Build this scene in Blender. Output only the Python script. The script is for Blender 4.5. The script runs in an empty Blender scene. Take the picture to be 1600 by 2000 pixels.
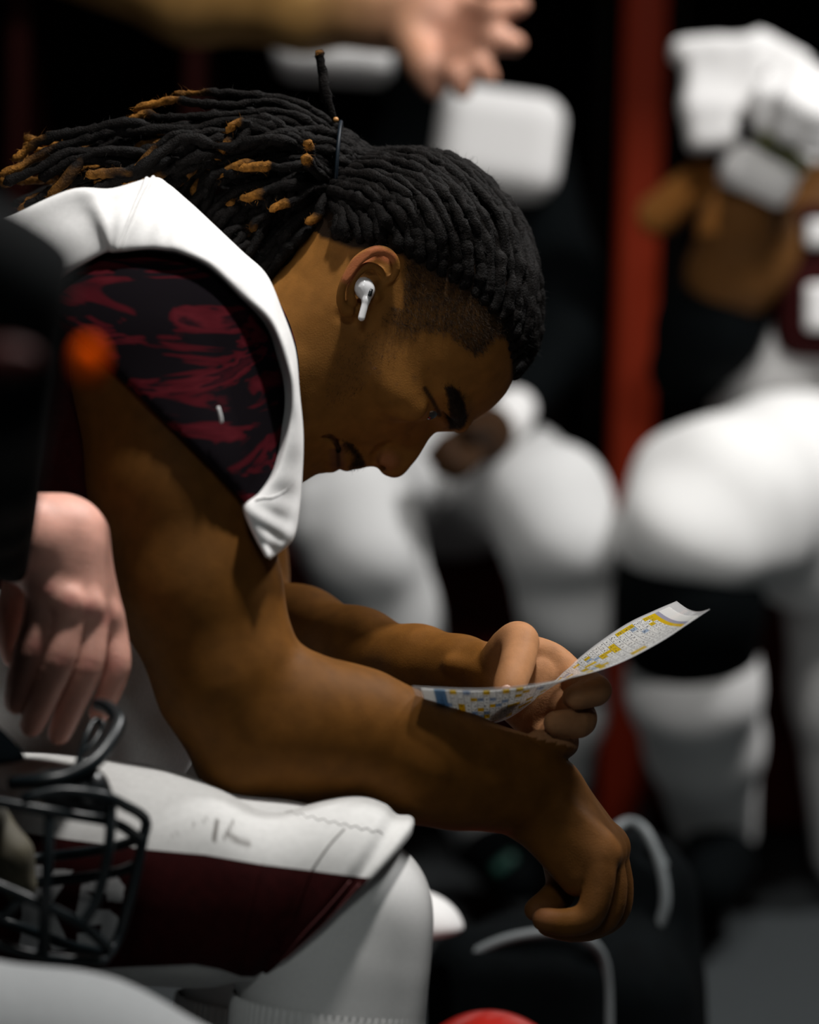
import bpy, math, random
import numpy as np
from mathutils import Vector, Matrix

random.seed(7); np.random.seed(7)
SC = bpy.context.scene
COL = SC.collection

# ---------------------------------------------------------------- camera
D, FPX, PITCH = 2.5, 7000.0, math.radians(8.0)      # focus distance, focal length in px of the 1600 x 2000 frame
CAM = np.array((0.0, -2.476, 1.115))
ROLL = math.radians(1.5)
FW = np.array((0.0, math.cos(PITCH), -math.sin(PITCH)))
_r0 = np.array((1.0, 0.0, 0.0)); _u0 = np.array((0.0, math.sin(PITCH), math.cos(PITCH)))
RX = _r0 * math.cos(ROLL) + _u0 * math.sin(ROLL)
UP = _u0 * math.cos(ROLL) - _r0 * math.sin(ROLL)
cd = bpy.data.cameras.new('camera'); cam = bpy.data.objects.new('camera', cd); COL.objects.link(cam)
cam.matrix_world = Matrix(((RX[0], UP[0], -FW[0], CAM[0]), (RX[1], UP[1], -FW[1], CAM[1]), (RX[2], UP[2], -FW[2], CAM[2]), (0, 0, 0, 1)))
cd.sensor_fit = 'HORIZONTAL'; cd.sensor_width = 24.0; cd.lens = 105.0
cd.clip_start = 0.05; cd.clip_end = 60
cd.dof.use_dof = True; cd.dof.focus_distance = D + 0.0; cd.dof.aperture_fstop = 2.8
SC.camera = cam

# ---------------------------------------------------------------- world, lights, exposure
wd = bpy.data.worlds.new('world'); SC.world = wd; wd.use_nodes = True
wd.node_tree.nodes['Background'].inputs[0].default_value = (0.40, 0.55, 0.62, 1)
wd.node_tree.nodes['Background'].inputs[1].default_value = 0.002
SC.view_settings.view_transform = 'Standard'; SC.view_settings.look = 'None'
SC.view_settings.gamma = 1.0; SC.view_settings.use_curve_mapping = False
SC.view_settings.exposure = -0.15


def area_light(name, loc, aim, sx, sy, power, color, spread=180):
    l = bpy.data.lights.new(name, 'AREA'); l.shape = 'RECTANGLE'; l.size = sx; l.size_y = sy
    l.energy = power; l.color = color; l.spread = math.radians(spread)
    o = bpy.data.objects.new(name, l); COL.objects.link(o); o.location = loc
    o.rotation_euler = (Vector(aim) - Vector(loc)).to_track_quat('-Z', 'Y').to_euler()
    return o


LAMPS = [((0.22, -0.24), 43, 0.15, (1.0, 0.975, 0.945)), ((1.25, 1.05), 66, 0.30, (1.0, 0.985, 0.97)), ((-0.1, -3.05), 23, 0.6, (0.94, 1.0, 0.98))]      # ceiling lamps and, last, an added fill lamp: place, power, size, colour
for i_, (xy_, pw_, sz_, cl_) in enumerate(LAMPS):
    area_light('ceiling_or_fill_light', (*xy_, 2.645), (*xy_, 0), sz_, sz_, pw_, cl_)

# ---------------------------------------------------------------- pixel helpers (camera-aligned metric frame: x right, y up, z away from the focus plane)
def pc(px, py, d):
    dep = D + d
    return np.array(((px - 800) / FPX * dep, (1000 - py) / FPX * dep, d))


def mm(px, d=0.0):                                  # length in metres of px pixels at depth d
    return px * (D + d) / FPX


ROT = np.stack((RX, UP, FW))                        # rows: camera axes in the world


def to_world(V):
    V = np.asarray(V, dtype=np.float64)
    return CAM + (V + np.array((0, 0, D))) @ ROT


def W(px, py, d):
    return to_world(pc(px, py, d)[None])[0]


def to_cam(V):
    V = np.asarray(V, dtype=np.float64)
    return (V - CAM) @ ROT.T - np.array((0, 0, D))


# ---------------------------------------------------------------- object helpers
def link(o, parent=None):
    COL.objects.link(o)
    if parent is not None:
        o.parent = parent
    return o


def tag(o, label=None, cat=None, group=None, kind=None):
    if label: o['label'] = label
    if cat: o['category'] = cat
    if group: o['group'] = group
    if kind: o['kind'] = kind
    return o


def thing(name, label, cat, group=None):
    return link(tag(bpy.data.objects.new(name, None), label, cat, group))


def mesh_from(name, V, F, mat, parent=None, cols=None, smooth=True, uv=None, mat2=None, fmat=None):
    """V in world coordinates; F list or array of quads / tris (3 = last index -1)."""
    me = bpy.data.meshes.new(name)
    V = np.asarray(V, dtype=np.float64)
    if isinstance(F, np.ndarray) and F.shape[1] == 4:
        n = len(F)
        me.vertices.add(len(V)); me.vertices.foreach_set('co', V.astype(np.float32).ravel())
        me.loops.add(n * 4); me.loops.foreach_set('vertex_index', F.astype(np.int32).ravel())
        me.polygons.add(n); me.polygons.foreach_set('loop_start', np.arange(0, n * 4, 4, dtype=np.int32))
        me.update(calc_edges=True); me.validate()
    else:
        me.from_pydata([tuple(v) for v in V], [], [tuple(int(i) for i in f) for f in F]); me.update()
    me.polygons.foreach_set('use_smooth', np.full(len(me.polygons), smooth))
    if cols is not None:
        a = me.color_attributes.new('Col', 'FLOAT_COLOR', 'POINT')
        c = np.ones((len(V), 4), dtype=np.float32); c[:, :3] = cols
        a.data.foreach_set('color', c.ravel())
    if uv is not None:
        ul = me.uv_layers.new(name='UVMap')
        li = np.zeros(len(me.loops), dtype=np.int32); me.loops.foreach_get('vertex_index', li)
        ul.data.foreach_set('uv', np.asarray(uv, dtype=np.float32)[li].ravel())
    me.materials.append(mat)
    if mat2 is not None:
        me.materials.append(mat2)
        if fmat is not None:
            me.polygons.foreach_set('material_index', np.asarray(fmat, dtype=np.int32))
    o = bpy.data.objects.new(name, me)
    return link(o, parent)


# ---------------------------------------------------------------- materials
def material(name, color, rough=0.6, var=0.0, vscale=30, bump=0.0, bscale=200, attr=False, metal=0.0, sheen=0.0,
             spec=0.5, sss=0.0, color2=None, stretch=None, coat=0.0, bdist=0.001):
    m = bpy.data.materials.new(name); m.use_nodes = True
    nt = m.node_tree; n = nt.nodes; b = n['Principled BSDF']
    b.inputs['Roughness'].default_value = rough; b.inputs['Metallic'].default_value = metal
    b.inputs['Specular IOR Level'].default_value = spec
    b.inputs['Sheen Weight'].default_value = sheen
    b.inputs['Coat Weight'].default_value = coat
    if sss:
        b.inputs['Subsurface Weight'].default_value = sss
        b.inputs['Subsurface Radius'].default_value = (1.0, 0.35, 0.15); b.inputs['Subsurface Scale'].default_value = 0.006
    tc = n.new('ShaderNodeTexCoord'); mp = n.new('ShaderNodeMapping'); nt.links.new(tc.outputs['Object'], mp.inputs[0])
    if stretch: mp.inputs['Scale'].default_value = stretch
    base = n.new('ShaderNodeRGB'); base.outputs[0].default_value = (*color, 1); out = base.outputs[0]
    if attr:
        at = n.new('ShaderNodeAttribute'); at.attribute_name = 'Col'
        out = at.outputs['Color']
    if var or color2:
        no = n.new('ShaderNodeTexNoise'); no.inputs['Scale'].default_value = vscale; no.inputs['Detail'].default_value = 5
        nt.links.new(mp.outputs[0], no.inputs['Vector'])
        mx = n.new('ShaderNodeMix'); mx.data_type = 'RGBA'
        if color2:
            rp = n.new('ShaderNodeMapRange'); rp.inputs[1].default_value = 0.4; rp.inputs[2].default_value = 0.6
            nt.links.new(no.outputs[0], rp.inputs[0]); nt.links.new(rp.outputs[0], mx.inputs['Factor'])
            nt.links.new(out, mx.inputs[6]); mx.inputs[7].default_value = (*color2, 1)
        else:
            mx.blend_type = 'MULTIPLY'; mx.inputs['Factor'].default_value = 1
            rp = n.new('ShaderNodeMapRange'); rp.inputs[1].default_value = 0.25; rp.inputs[2].default_value = 0.75
            rp.inputs[3].default_value = 1 - var; rp.inputs[4].default_value = 1 + var
            nt.links.new(no.outputs[0], rp.inputs[0]); nt.links.new(out, mx.inputs[6]); nt.links.new(rp.outputs[0], mx.inputs[7])
        out = mx.outputs[2]
    nt.links.new(out, b.inputs['Base Color'])
    if bump:
        nb = n.new('ShaderNodeTexNoise'); nb.inputs['Scale'].default_value = bscale; nb.inputs['Detail'].default_value = 3
        nt.links.new(mp.outputs[0], nb.inputs['Vector'])
        bp = n.new('ShaderNodeBump'); bp.inputs['Strength'].default_value = bump; bp.inputs['Distance'].default_value = bdist
        nt.links.new(nb.outputs[0], bp.inputs['Height']); nt.links.new(bp.outputs[0], b.inputs['Normal'])
    return m


M = {}
M['skin'] = material('brown_skin', (0.22, 0.1, 0.04), 0.55, var=0.16, vscale=90, bump=0.35, bscale=900, attr=True, sss=0.06, spec=0.06, bdist=0.0006)
M['pale_skin'] = material('pale_skin', (0.55, 0.27, 0.2), 0.5, var=0.15, vscale=60, bump=0.3, bscale=500, attr=True, sss=0.1, spec=0.4)
M['hair'] = material('dark_hair', (0.012, 0.009, 0.008), 0.7, var=0.5, vscale=400, bump=0.9, bscale=700, attr=True, spec=0.09, bdist=0.0012)
M['strand'] = material('hair_strand', (0.02, 0.016, 0.014), 0.6, attr=True, spec=0.06)
M['tie'] = material('hair_tie_elastic', (0.005, 0.010, 0.016), 0.5, spec=0.2)
M['white'] = material('white_jersey_knit', (0.78, 0.77, 0.76), 0.85, var=0.05, vscale=300, bump=0.25, bscale=1400, sheen=0.2, spec=0.2, bdist=0.0005)
M['pants'] = material('white_pants_knit', (0.74, 0.73, 0.71), 0.8, var=0.06, vscale=200, bump=0.3, bscale=1200, attr=True, sheen=0.15, spec=0.2, bdist=0.0006)
M['legging'] = material('light_grey_legging', (0.68, 0.675, 0.665), 0.75, var=0.05, vscale=500, bump=0.3, bscale=1600, spec=0.25, bdist=0.0004)
M['maroon'] = material('maroon_panel', (0.026, 0.0028, 0.003), 0.8, var=0.25, vscale=150, bump=0.25, bscale=1500, spec=0.08, bdist=0.0004)
M['letter'] = material('white_print_letter', (0.55, 0.55, 0.55), 0.6, var=0.05, vscale=300)
M['earbud'] = material('white_gloss_plastic', (0.85, 0.85, 0.86), 0.18, spec=0.6, coat=0.4)
M['blackplastic'] = material('black_plastic', (0.008, 0.01, 0.011), 0.3)
M['bar'] = material('black_coated_bar', (0.006, 0.010, 0.012), 0.34, var=0.2, vscale=60, spec=0.35)
M['blackcloth'] = material('black_cloth', (0.0012, 0.0020, 0.0024), 0.85, var=0.3, vscale=60, bump=0.2, bscale=700, spec=0.05)


# ---------------------------------------------------------------- implicit volumes -> smooth continuous meshes
def smin(a, b, k):
    if k <= 0: return np.minimum(a, b)
    h = np.maximum(k - np.abs(a - b), 0) / k
    return np.minimum(a, b) - h * h * (k * 0.25)


class Vol:
    def __init__(s, lo, hi, h):
        s.lo = np.array(lo, dtype=np.float32); s.h = h
        n = (np.ceil((np.array(hi) - s.lo) / h) + 1).astype(int)
        s.n = n; s.f = np.full(n, 0.06, dtype=np.float32)
        s.ax = [(s.lo[i] + h * np.arange(n[i])).astype(np.float32) for i in range(3)]

    def box(s, lo, hi):
        i0 = np.clip(np.floor((np.asarray(lo) - s.lo) / s.h).astype(int), 0, s.n)
        i1 = np.clip(np.ceil((np.asarray(hi) - s.lo) / s.h).astype(int) + 1, 0, s.n)
        sl = tuple(slice(a, b) for a, b in zip(i0, i1))
        return sl, s.ax[0][sl[0]][:, None, None], s.ax[1][sl[1]][None, :, None], s.ax[2][sl[2]][None, None, :]

    def put(s, sl, g, k, sub=False):
        if g.size == 0: return
        f = s.f[sl]
        s.f[sl] = -smin(-f, g, k) if sub else smin(f, g, k)

    def cap(s, a, b, ra, rb, k=0.004, sub=False, flat=None):
        a = np.asarray(a, np.float32); b = np.asarray(b, np.float32); m = k + 4 * s.h + max(ra, rb)
        sl, X, Y, Z = s.box(np.minimum(a, b) - m, np.maximum(a, b) + m)
        ba = b - a; L = float(ba @ ba) + 1e-12
        t = np.clip(((X - a[0]) * ba[0] + (Y - a[1]) * ba[1] + (Z - a[2]) * ba[2]) / L, 0, 1)
        d = np.sqrt((X - a[0] - t * ba[0]) ** 2 + (Y - a[1] - t * ba[1]) ** 2 + (Z - a[2] - t * ba[2]) ** 2) - (ra + (rb - ra) * t)
        s.put(sl, d, k, sub)

    def chain(s, pts, rs, k=0.004):
        for i in range(len(pts) - 1):
            s.cap(pts[i], pts[i + 1], rs[i], rs[i + 1], k)

    def chain_sub(s, pts, r, k=0.004):
        for i in range(len(pts) - 1):
            s.cap(pts[i], pts[i + 1], r, r, k, sub=True)

    def ell(s, c, r, k=0.004, ax=None, sub=False):
        c = np.asarray(c, np.float32); r = np.asarray(r, np.float32); m = k + 4 * s.h + max(r)
        sl, X, Y, Z = s.box(c - m, c + m)
        A = np.eye(3) if ax is None else np.asarray(ax)
        q = [(A[i][0] * (X - c[0]) + A[i][1] * (Y - c[1]) + A[i][2] * (Z - c[2])) / r[i] for i in range(3)]
        k0 = np.sqrt(q[0] ** 2 + q[1] ** 2 + q[2] ** 2) + 1e-6
        k1 = np.sqrt((q[0] / r[0]) ** 2 + (q[1] / r[1]) ** 2 + (q[2] / r[2]) ** 2) + 1e-6
        s.put(sl, (k0 * (k0 - 1) / k1).astype(np.float32), k, sub)

    def rbox(s, c, half, rad, k=0.004, ax=None, sub=False):
        c = np.asarray(c, np.float32); m = k + 4 * s.h + float(np.linalg.norm(half))
        sl, X, Y, Z = s.box(c - m, c + m)
        A = np.eye(3) if ax is None else np.asarray(ax)
        q = [np.abs(A[i][0] * (X - c[0]) + A[i][1] * (Y - c[1]) + A[i][2] * (Z - c[2])) - (half[i] - rad) for i in range(3)]
        d = np.sqrt(np.maximum(q[0], 0) ** 2 + np.maximum(q[1], 0) ** 2 + np.maximum(q[2], 0) ** 2) + np.minimum(np.maximum(np.maximum(q[0], q[1]), q[2]), 0) - rad
        s.put(sl, d.astype(np.float32), k, sub)

    def cut(s, c, nrm, k=0.0):                       # keep the side the normal points away from
        X, Y, Z = s.ax[0][:, None, None], s.ax[1][None, :, None], s.ax[2][None, None, :]
        g = (X - c[0]) * nrm[0] + (Y - c[1]) * nrm[1] + (Z - c[2]) * nrm[2]
        s.f = -smin(-s.f, -g.astype(np.float32), k)

    def mesh(s):
        f = s.f.copy()
        f[0] = f[-1] = 0.01; f[:, 0] = f[:, -1] = 0.01; f[:, :, 0] = f[:, :, -1] = 0.01
        ins = f < 0
        cnt = np.zeros(np.array(f.shape) - 1, dtype=np.uint8)
        for i in (0, 1):
            for j in (0, 1):
                for k in (0, 1):
                    cnt += ins[i:i + cnt.shape[0], j:j + cnt.shape[1], k:k + cnt.shape[2]]
        cells = np.argwhere((cnt > 0) & (cnt < 8))
        idx = np.full(cnt.shape, -1, dtype=np.int64); idx[cells[:, 0], cells[:, 1], cells[:, 2]] = np.arange(len(cells))
        acc = np.zeros((len(cells), 3)); num = np.zeros(len(cells))
        cs = [(i, j, k) for i in (0, 1) for j in (0, 1) for k in (0, 1)]
        val = {c: f[cells[:, 0] + c[0], cells[:, 1] + c[1], cells[:, 2] + c[2]] for c in cs}
        for a in cs:
            for ax in range(3):
                if a[ax] == 0:
                    b = list(a); b[ax] = 1; b = tuple(b)
                    va, vb = val[a], val[b]; m = (va < 0) != (vb < 0)
                    t = va[m] / (va[m] - vb[m])
                    p = np.tile(np.array(a, dtype=float), (m.sum(), 1)); p[:, ax] += t
                    acc[m] += p; num[m] += 1
        V = s.lo + s.h * (cells + acc / num[:, None])
        F = []
        for ax in range(3):
            b, c = (ax + 1) % 3, (ax + 2) % 3
            s0 = [slice(None)] * 3; s1 = [slice(None)] * 3
            s0[ax] = slice(0, -1); s1[ax] = slice(1, None)
            A, B = ins[tuple(s0)], ins[tuple(s1)]
            e = np.argwhere(A != B)
            e = e[(e[:, b] > 0) & (e[:, c] > 0) & (e[:, b] < f.shape[b] - 1) & (e[:, c] < f.shape[c] - 1)]
            sgn = A[e[:, 0], e[:, 1], e[:, 2]]
            q = []
            for db, dc in ((1, 1), (0, 1), (0, 0), (1, 0)):
                o = e.copy(); o[:, b] -= db; o[:, c] -= dc
                q.append(idx[o[:, 0], o[:, 1], o[:, 2]])
            q = np.stack(q, 1)
            q[~sgn] = q[~sgn][:, ::-1]
            F.append(q)
        F = np.concatenate(F); F = F[(F >= 0).all(1)]
        return V, F


def smooth_verts(V, F, it=1, lam=0.5):
    n = len(V)
    e = np.concatenate([F[:, [0, 1]], F[:, [1, 2]], F[:, [2, 3]], F[:, [3, 0]]])
    for _ in range(it):
        acc = np.zeros((n, 3)); cnt = np.zeros(n)
        for i in range(3):
            acc[:, i] = np.bincount(e[:, 0], V[e[:, 1], i], n) + np.bincount(e[:, 1], V[e[:, 0], i], n)
        cnt = np.bincount(e[:, 0], minlength=n) + np.bincount(e[:, 1], minlength=n)
        V = V * (1 - lam) + lam * acc / np.maximum(cnt, 1)[:, None]
    return V


def normals_of(V, F):
    nrm = np.zeros_like(V)
    fn = np.cross(V[F[:, 2]] - V[F[:, 0]], V[F[:, 3]] - V[F[:, 1]])
    for i in range(4):
        for k in range(3):
            nrm[:, k] += np.bincount(F[:, i], fn[:, k], len(V))
    return nrm / (np.linalg.norm(nrm, axis=1, keepdims=True) + 1e-12)


def vnoise(P, freq, seed=0):                         # cheap smooth noise in [-1, 1]
    r = np.random.RandomState(seed); out = np.zeros(len(P))
    for i in range(6):
        d = r.normal(size=3); d *= freq * r.uniform(0.6, 1.5) / np.linalg.norm(d)
        out += np.sin(P @ d + r.uniform(0, 6.28))
    return out / 3.0


def catmull(pts, n):
    P = np.asarray(pts, dtype=np.float64)
    P = np.vstack((2 * P[0] - P[1], P, 2 * P[-1] - P[-2])); m = len(P) - 3
    t = np.linspace(0, m - 1e-6, n); i = t.astype(int); u = (t - i)[:, None]
    a, b, c, d = P[i], P[i + 1], P[i + 2], P[i + 3]
    return 0.5 * (2 * b + (c - a) * u + (2 * a - 5 * b + 4 * c - d) * u ** 2 + (3 * b - a - 3 * c + d) * u ** 3)


def sweep(path, radii, sides=8, closed=False, squash=1.0, twist=0.0, cap=True):
    """tube along a path; returns verts, quad faces"""
    P = np.asarray(path, dtype=np.float64); n = len(P); radii = np.broadcast_to(radii, n)
    T = np.gradient(P, axis=0)
    if closed: T = np.roll(P, -1, 0) - np.roll(P, 1, 0)
    T /= np.linalg.norm(T, axis=1, keepdims=True) + 1e-12
    u = np.cross(T[0], (0.13, 0.31, 0.94)); u /= np.linalg.norm(u)
    V = []; a = np.linspace(0, 2 * np.pi, sides, endpoint=False)
    for i in range(n):
        u = u - (u @ T[i]) * T[i]; u /= np.linalg.norm(u) + 1e-12; v = np.cross(T[i], u)
        ai = a + twist * i
        V.append(P[i] + radii[i] * (np.cos(ai)[:, None] * u + squash * np.sin(ai)[:, None] * v))
    V = np.concatenate(V); F = []
    for i in range(n if closed else n - 1):
        j = (i + 1) % n
        for k in range(sides):
            l = (k + 1) % sides
            F.append((i * sides + k, i * sides + l, j * sides + l, j * sides + k))
    F = np.array(F)
    if cap and not closed:
        c0 = len(V); V = np.vstack((V, P[0] - T[0] * radii[0] * 0.5, P[-1] + T[-1] * radii[-1] * 0.5))
        F = [tuple(f) for f in F]
        for k in range(sides):
            l = (k + 1) % sides
            F.append((c0, l, k)); F.append((c0 + 1, (n - 1) * sides + k, (n - 1) * sides + l))
    return V, F


def grid_faces(nr, nc):
    i = np.arange(nr - 1)[:, None] * nc + np.arange(nc - 1)[None]
    return np.stack((i, i + 1, i + nc + 1, i + nc), -1).reshape(-1, 4)


def px_path(pts):                                    # list of (px, py, d) -> camera-frame array
    return np.array([pc(*p) for p in pts])


def add_modifier_solid(o, th, offset=0):
    m = o.modifiers.new('thickness', 'SOLIDIFY'); m.thickness = th; m.offset = offset
    return o


def unit(v):
    v = np.asarray(v, dtype=float); return v / np.linalg.norm(v)


# ================================================================ the room
M['carpet'] = material('dark_grey_carpet', (0.022, 0.027, 0.029), 0.95, var=0.3, vscale=90, bump=0.6, bscale=300, bdist=0.003)
M['ceil'] = material('ceiling_board', (0.06, 0.065, 0.07), 0.9, var=0.1, vscale=20)
M['darkwall'] = material('dark_painted_wall', (0.004, 0.0035, 0.0035), 0.8, var=0.2, vscale=10, spec=0.1)
M['redwood'] = material('red_stained_board', (0.15, 0.013, 0.003), 0.5, var=0.25, vscale=12, bump=0.15, bscale=60, stretch=(1, 1, 0.12), spec=0.12)
M['darkred'] = material('dark_red_locker_panel', (0.045, 0.005, 0.0035), 0.6, var=0.25, vscale=10, stretch=(1, 1, 0.2), spec=0.15)
M['drawer'] = material('red_drawer_front', (0.085, 0.008, 0.005), 0.6, var=0.25, vscale=10, spec=0.12)
M['lockin'] = material('black_locker_interior', (0.0022, 0.0014, 0.0012), 0.8, var=0.3, vscale=10, spec=0.05)


def wbox(name, x0, x1, y0, y1, z0, z1, mat, parent=None, bevel=0.004):
    V = [(x, y, z) for x in (x0, x1) for y in (y0, y1) for z in (z0, z1)]
    F = [(0, 1, 3, 2), (4, 6, 7, 5), (0, 4, 5, 1), (2, 3, 7, 6), (0, 2, 6, 4), (1, 5, 7, 3)]
    o = mesh_from(name, np.array(V, float), F, mat, parent, smooth=False)
    if bevel:
        m = o.modifiers.new('bevel', 'BEVEL'); m.width = bevel; m.segments = 2
    return o


YL = 2.32                                             # front of the lockers
tag(wbox('floor', -3.5, 3.5, -3.4, 3.1, -0.05, 0.0, M['carpet'], None, 0), kind='structure')
tag(wbox('ceiling', -3.5, 3.5, -3.4, 3.1, 2.7, 2.75, M['ceil'], None, 0), kind='structure')
tag(wbox('wall_back', -3.5, 3.5, 3.0, 3.1, 0.0, 2.7, M['darkwall'], None, 0), kind='structure')
tag(wbox('wall_left', -3.55, -3.5, -3.4, 3.1, 0.0, 2.7, M['darkwall'], None, 0), kind='structure')
tag(wbox('wall_right', 3.5, 3.55, -3.4, 3.1, 0.0, 2.7, M['darkwall'], None, 0), kind='structure')

xp = W(1246, 500, YL + 2.476 - D)[0]                   # middle of the red post
BAY = 1.22
labels = {-2: 'dark open locker bay left of the dreadlocks', -1: 'dark open locker bay left of the bright red post, behind the seated players', 0: 'dark open locker bay right of the bright red post'}
for k in (-2, -1, 0):
    x0, x1 = xp + k * BAY + 0.042, xp + (k + 1) * BAY - 0.042
    lk = thing('locker_bay', labels[k], 'locker', 'open locker bays along the wall')
    wbox('back_panel', x0, x1, 2.955, 2.985, 0.40, 2.2, M['lockin'], lk)
    wbox('side_or_shade_panel', x0, x0 + 0.018, YL + 0.06, 2.955, 0.40, 1.46, M['lockin'], lk)
    wbox('side_or_shade_panel', x1 - 0.018, x1, YL + 0.06, 2.955, 0.40, 1.46, M['lockin'], lk)
    wbox('divider_board', (x0 + x1) / 2 - 0.012, (x0 + x1) / 2 + 0.012, YL + 0.20, 2.955, 0.40, 1.46, M['darkred'], lk)
    wbox('divider_board', x0 + 0.30, x0 + 0.324, YL + 0.30, 2.955, 0.40, 1.46, M['darkred'], lk)
    wbox('shade_overhang', x0 - 0.04, x1 + 0.04, 1.92, 2.955, 1.46, 2.2, M['lockin'], lk)  # unseen cabinet with doors, added to shade the top of the red post
    for q in range(2):
        xa = x0 + (x1 - x0) / 2 * q; dr = wbox('shade_overhang_door', xa + 0.006, xa + (x1 - x0) / 2 - 0.006, 1.90, 1.92, 1.47, 2.19, M['darkred'], lk)
        V, F = sweep(np.array([(xa + 0.28, 1.892, 1.50), (xa + 0.34, 1.892, 1.50)]), 0.006, 8); mesh_from('shade_overhang_pull', V, F, M['bar'], dr)
    wbox('shelf', x0 + 0.018, x1 - 0.018, YL + 0.34, 2.955, 1.36, 1.39, M['lockin'], lk)
    wbox('seat_board', x0, x1, YL - 0.06, 2.955, 0.375, 0.40, M['darkred'], lk)
    for q in range(2):
        xa = x0 + (x1 - x0) / 2 * q; dr = wbox('base_drawer', xa + 0.006, xa + (x1 - x0) / 2 - 0.006, YL, YL + 0.02, 0.02, 0.37, M['drawer'], lk)
        V, F = sweep(np.array([(xa + 0.22, YL - 0.012, 0.30), (xa + 0.38, YL - 0.012, 0.30)]), 0.006, 8); mesh_from('drawer_pull', V, F, M['bar'], dr)
    wbox('base_side', x0, x0 + 0.018, YL + 0.02, 2.955, 0.0, 0.375, M['darkred'], lk); wbox('base_side', x1 - 0.018, x1, YL + 0.02, 2.955, 0.0, 0.375, M['darkred'], lk)
for k, lab in ((-1, 'red locker post standing in shade far left behind the dreadlocks'), (0, 'bright red wooden locker post between the seated background players'), (1, 'red locker post beyond the right-hand player')):
    x = xp + k * BAY
    po = thing('locker_post', lab, 'post', 'red posts between the locker bays')
    wbox('face_board', x - 0.027, x + 0.027, YL - 0.02, YL + 0.015, 0.0, 1.455, M['redwood'], po, 0.006)
    wbox('edge_strip', x - 0.030, x - 0.027, YL - 0.012, YL + 0.02, 0.0, 1.455, M['redwood'], po, 0.001)
    wbox('divider_panel', x - 0.026, x + 0.026, YL + 0.02, 2.985, 0.0, 1.455, M['lockin'], po, 0.002)


for (xy_, pw_, sz_, cl_), lab in zip(LAMPS, ('square ceiling lamp above the printed sheet', 'square ceiling lamp above the background players', 'added square fill lamp at the ceiling on the near side of the room')):
    t = thing('ceiling_or_fill_lamp', lab, 'lamp', 'ceiling lamps'); x, y = xy_
    wbox('housing', x - sz_ / 2 - 0.05, x + sz_ / 2 + 0.05, y - sz_ / 2 - 0.05, y + sz_ / 2 + 0.05, 2.66, 2.70, M['bar'], t)
    for a_, b_, c_, d_ in ((-1, -1, 1, -.86), (-1, .86, 1, 1), (-1, -.86, -.86, .86), (.86, -.86, 1, .86)):
        h_ = sz_ / 2 + 0.05; wbox('rim', x + a_ * h_, x + c_ * h_, y + b_ * h_, y + d_ * h_, 2.635, 2.66, M['bar'], t, 0.002)


# bench under the reading player
bn = thing('bench', 'dark bench under the seated player with dreadlocks', 'bench')
hx, hz = W(-120, 1950, .09)[0], W(-120, 1950, .09)[2]
wbox('bench_top', hx - 0.35, hx + 0.05, -0.16, 0.42, 0.385, 0.43, M['darkwall'], bn)
for a in (-0.30, 0.0):
    for y in (-0.10, 0.36): wbox('leg', hx + a - 0.025, hx + a + 0.025, y - 0.025, y + 0.025, 0, 0.385, M['bar'], bn)


def cam_obj(name, V, F, mat, parent=None, **kw):      # camera-frame verts (left-handed) -> world object
    if isinstance(F, np.ndarray): F = F[:, ::-1]
    else: F = [tuple(reversed(tuple(f))) for f in F]
    return mesh_from(name, to_world(V), F, mat, parent, **kw)


# ================================================================ the reading player: head
HD = 0.09                                            # depth of the head's middle plane
S = 2.703                                            # px per mm there
TR = np.array((735.0, 592.0)); FV = np.array((0.36, 0.933)); UV = np.array((0.933, -0.36))


def hm(f, u): return TR + (FV * f + UV * u) * S       # head frame (mm forward, mm up of the ear canal) -> px


def hp(f, u, w):                                     # -> camera frame, w in mm towards the camera
    q = hm(f, u); p = pc(q[0], q[1], HD); p[2] -= w * 0.001; return p


def qp(px, py, w):                                   # px on the head plane, w in mm towards the camera
    p = pc(px, py, HD); p[2] -= w * 0.001; return p


face_px = [(1001.5, 745.5, 52), (991, 765, 50), (973.5, 786, 48), (945.5, 808.5, 44), (921, 826, 36), (903, 839, 26), (882, 843, 18),
           (862, 844, 10), (846, 850, 7), (830, 871.5, 6.5), (816, 894, 7), (802, 911, 8), (791, 924, 9), (774, 933, 9.5), (757, 930, 8),
           (745, 923, 7), (735, 913, 9), (719, 912, 15), (700, 916.5, 20), (680, 915, 22), (667, 910, 22), (660, 907, 22), (652, 915, 20), (637, 922, 19),
           (622, 922, 18), (607, 928, 20), (590, 937, 22), (574, 940, 22), (556, 934, 24), (540, 915, 28)]
skull_h = [(62, -108, 30), (40, -98, 35), (15, -85, 40), (-15, -65, 45), (-45, -48, 45), (-70, -30, 45), (-86, -5, 50), (-92, 25, 58), (-87, 55, 62),
           (-70, 83, 64), (-45, 102, 66), (-15, 111, 66), (20, 112, 66), (50, 103, 62), (72, 89, 56)]
outl = np.array([(p[0], p[1]) for p in face_px] + [tuple(hm(a, b)) for a, b, _ in skull_h])
rc = np.array([p[2] for p in face_px] + [p[2] for p in skull_h], dtype=float)
tg = np.roll(outl, -1, 0) - np.roll(outl, 1, 0); tg /= np.linalg.norm(tg, axis=1, keepdims=True)
nr = np.stack((tg[:, 1], -tg[:, 0]), 1)
A2 = np.sum(outl[:, 0] * np.roll(outl[:, 1], -1) - np.roll(outl[:, 0], -1) * outl[:, 1])
if A2 < 0: nr = -nr                                  # outward
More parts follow.
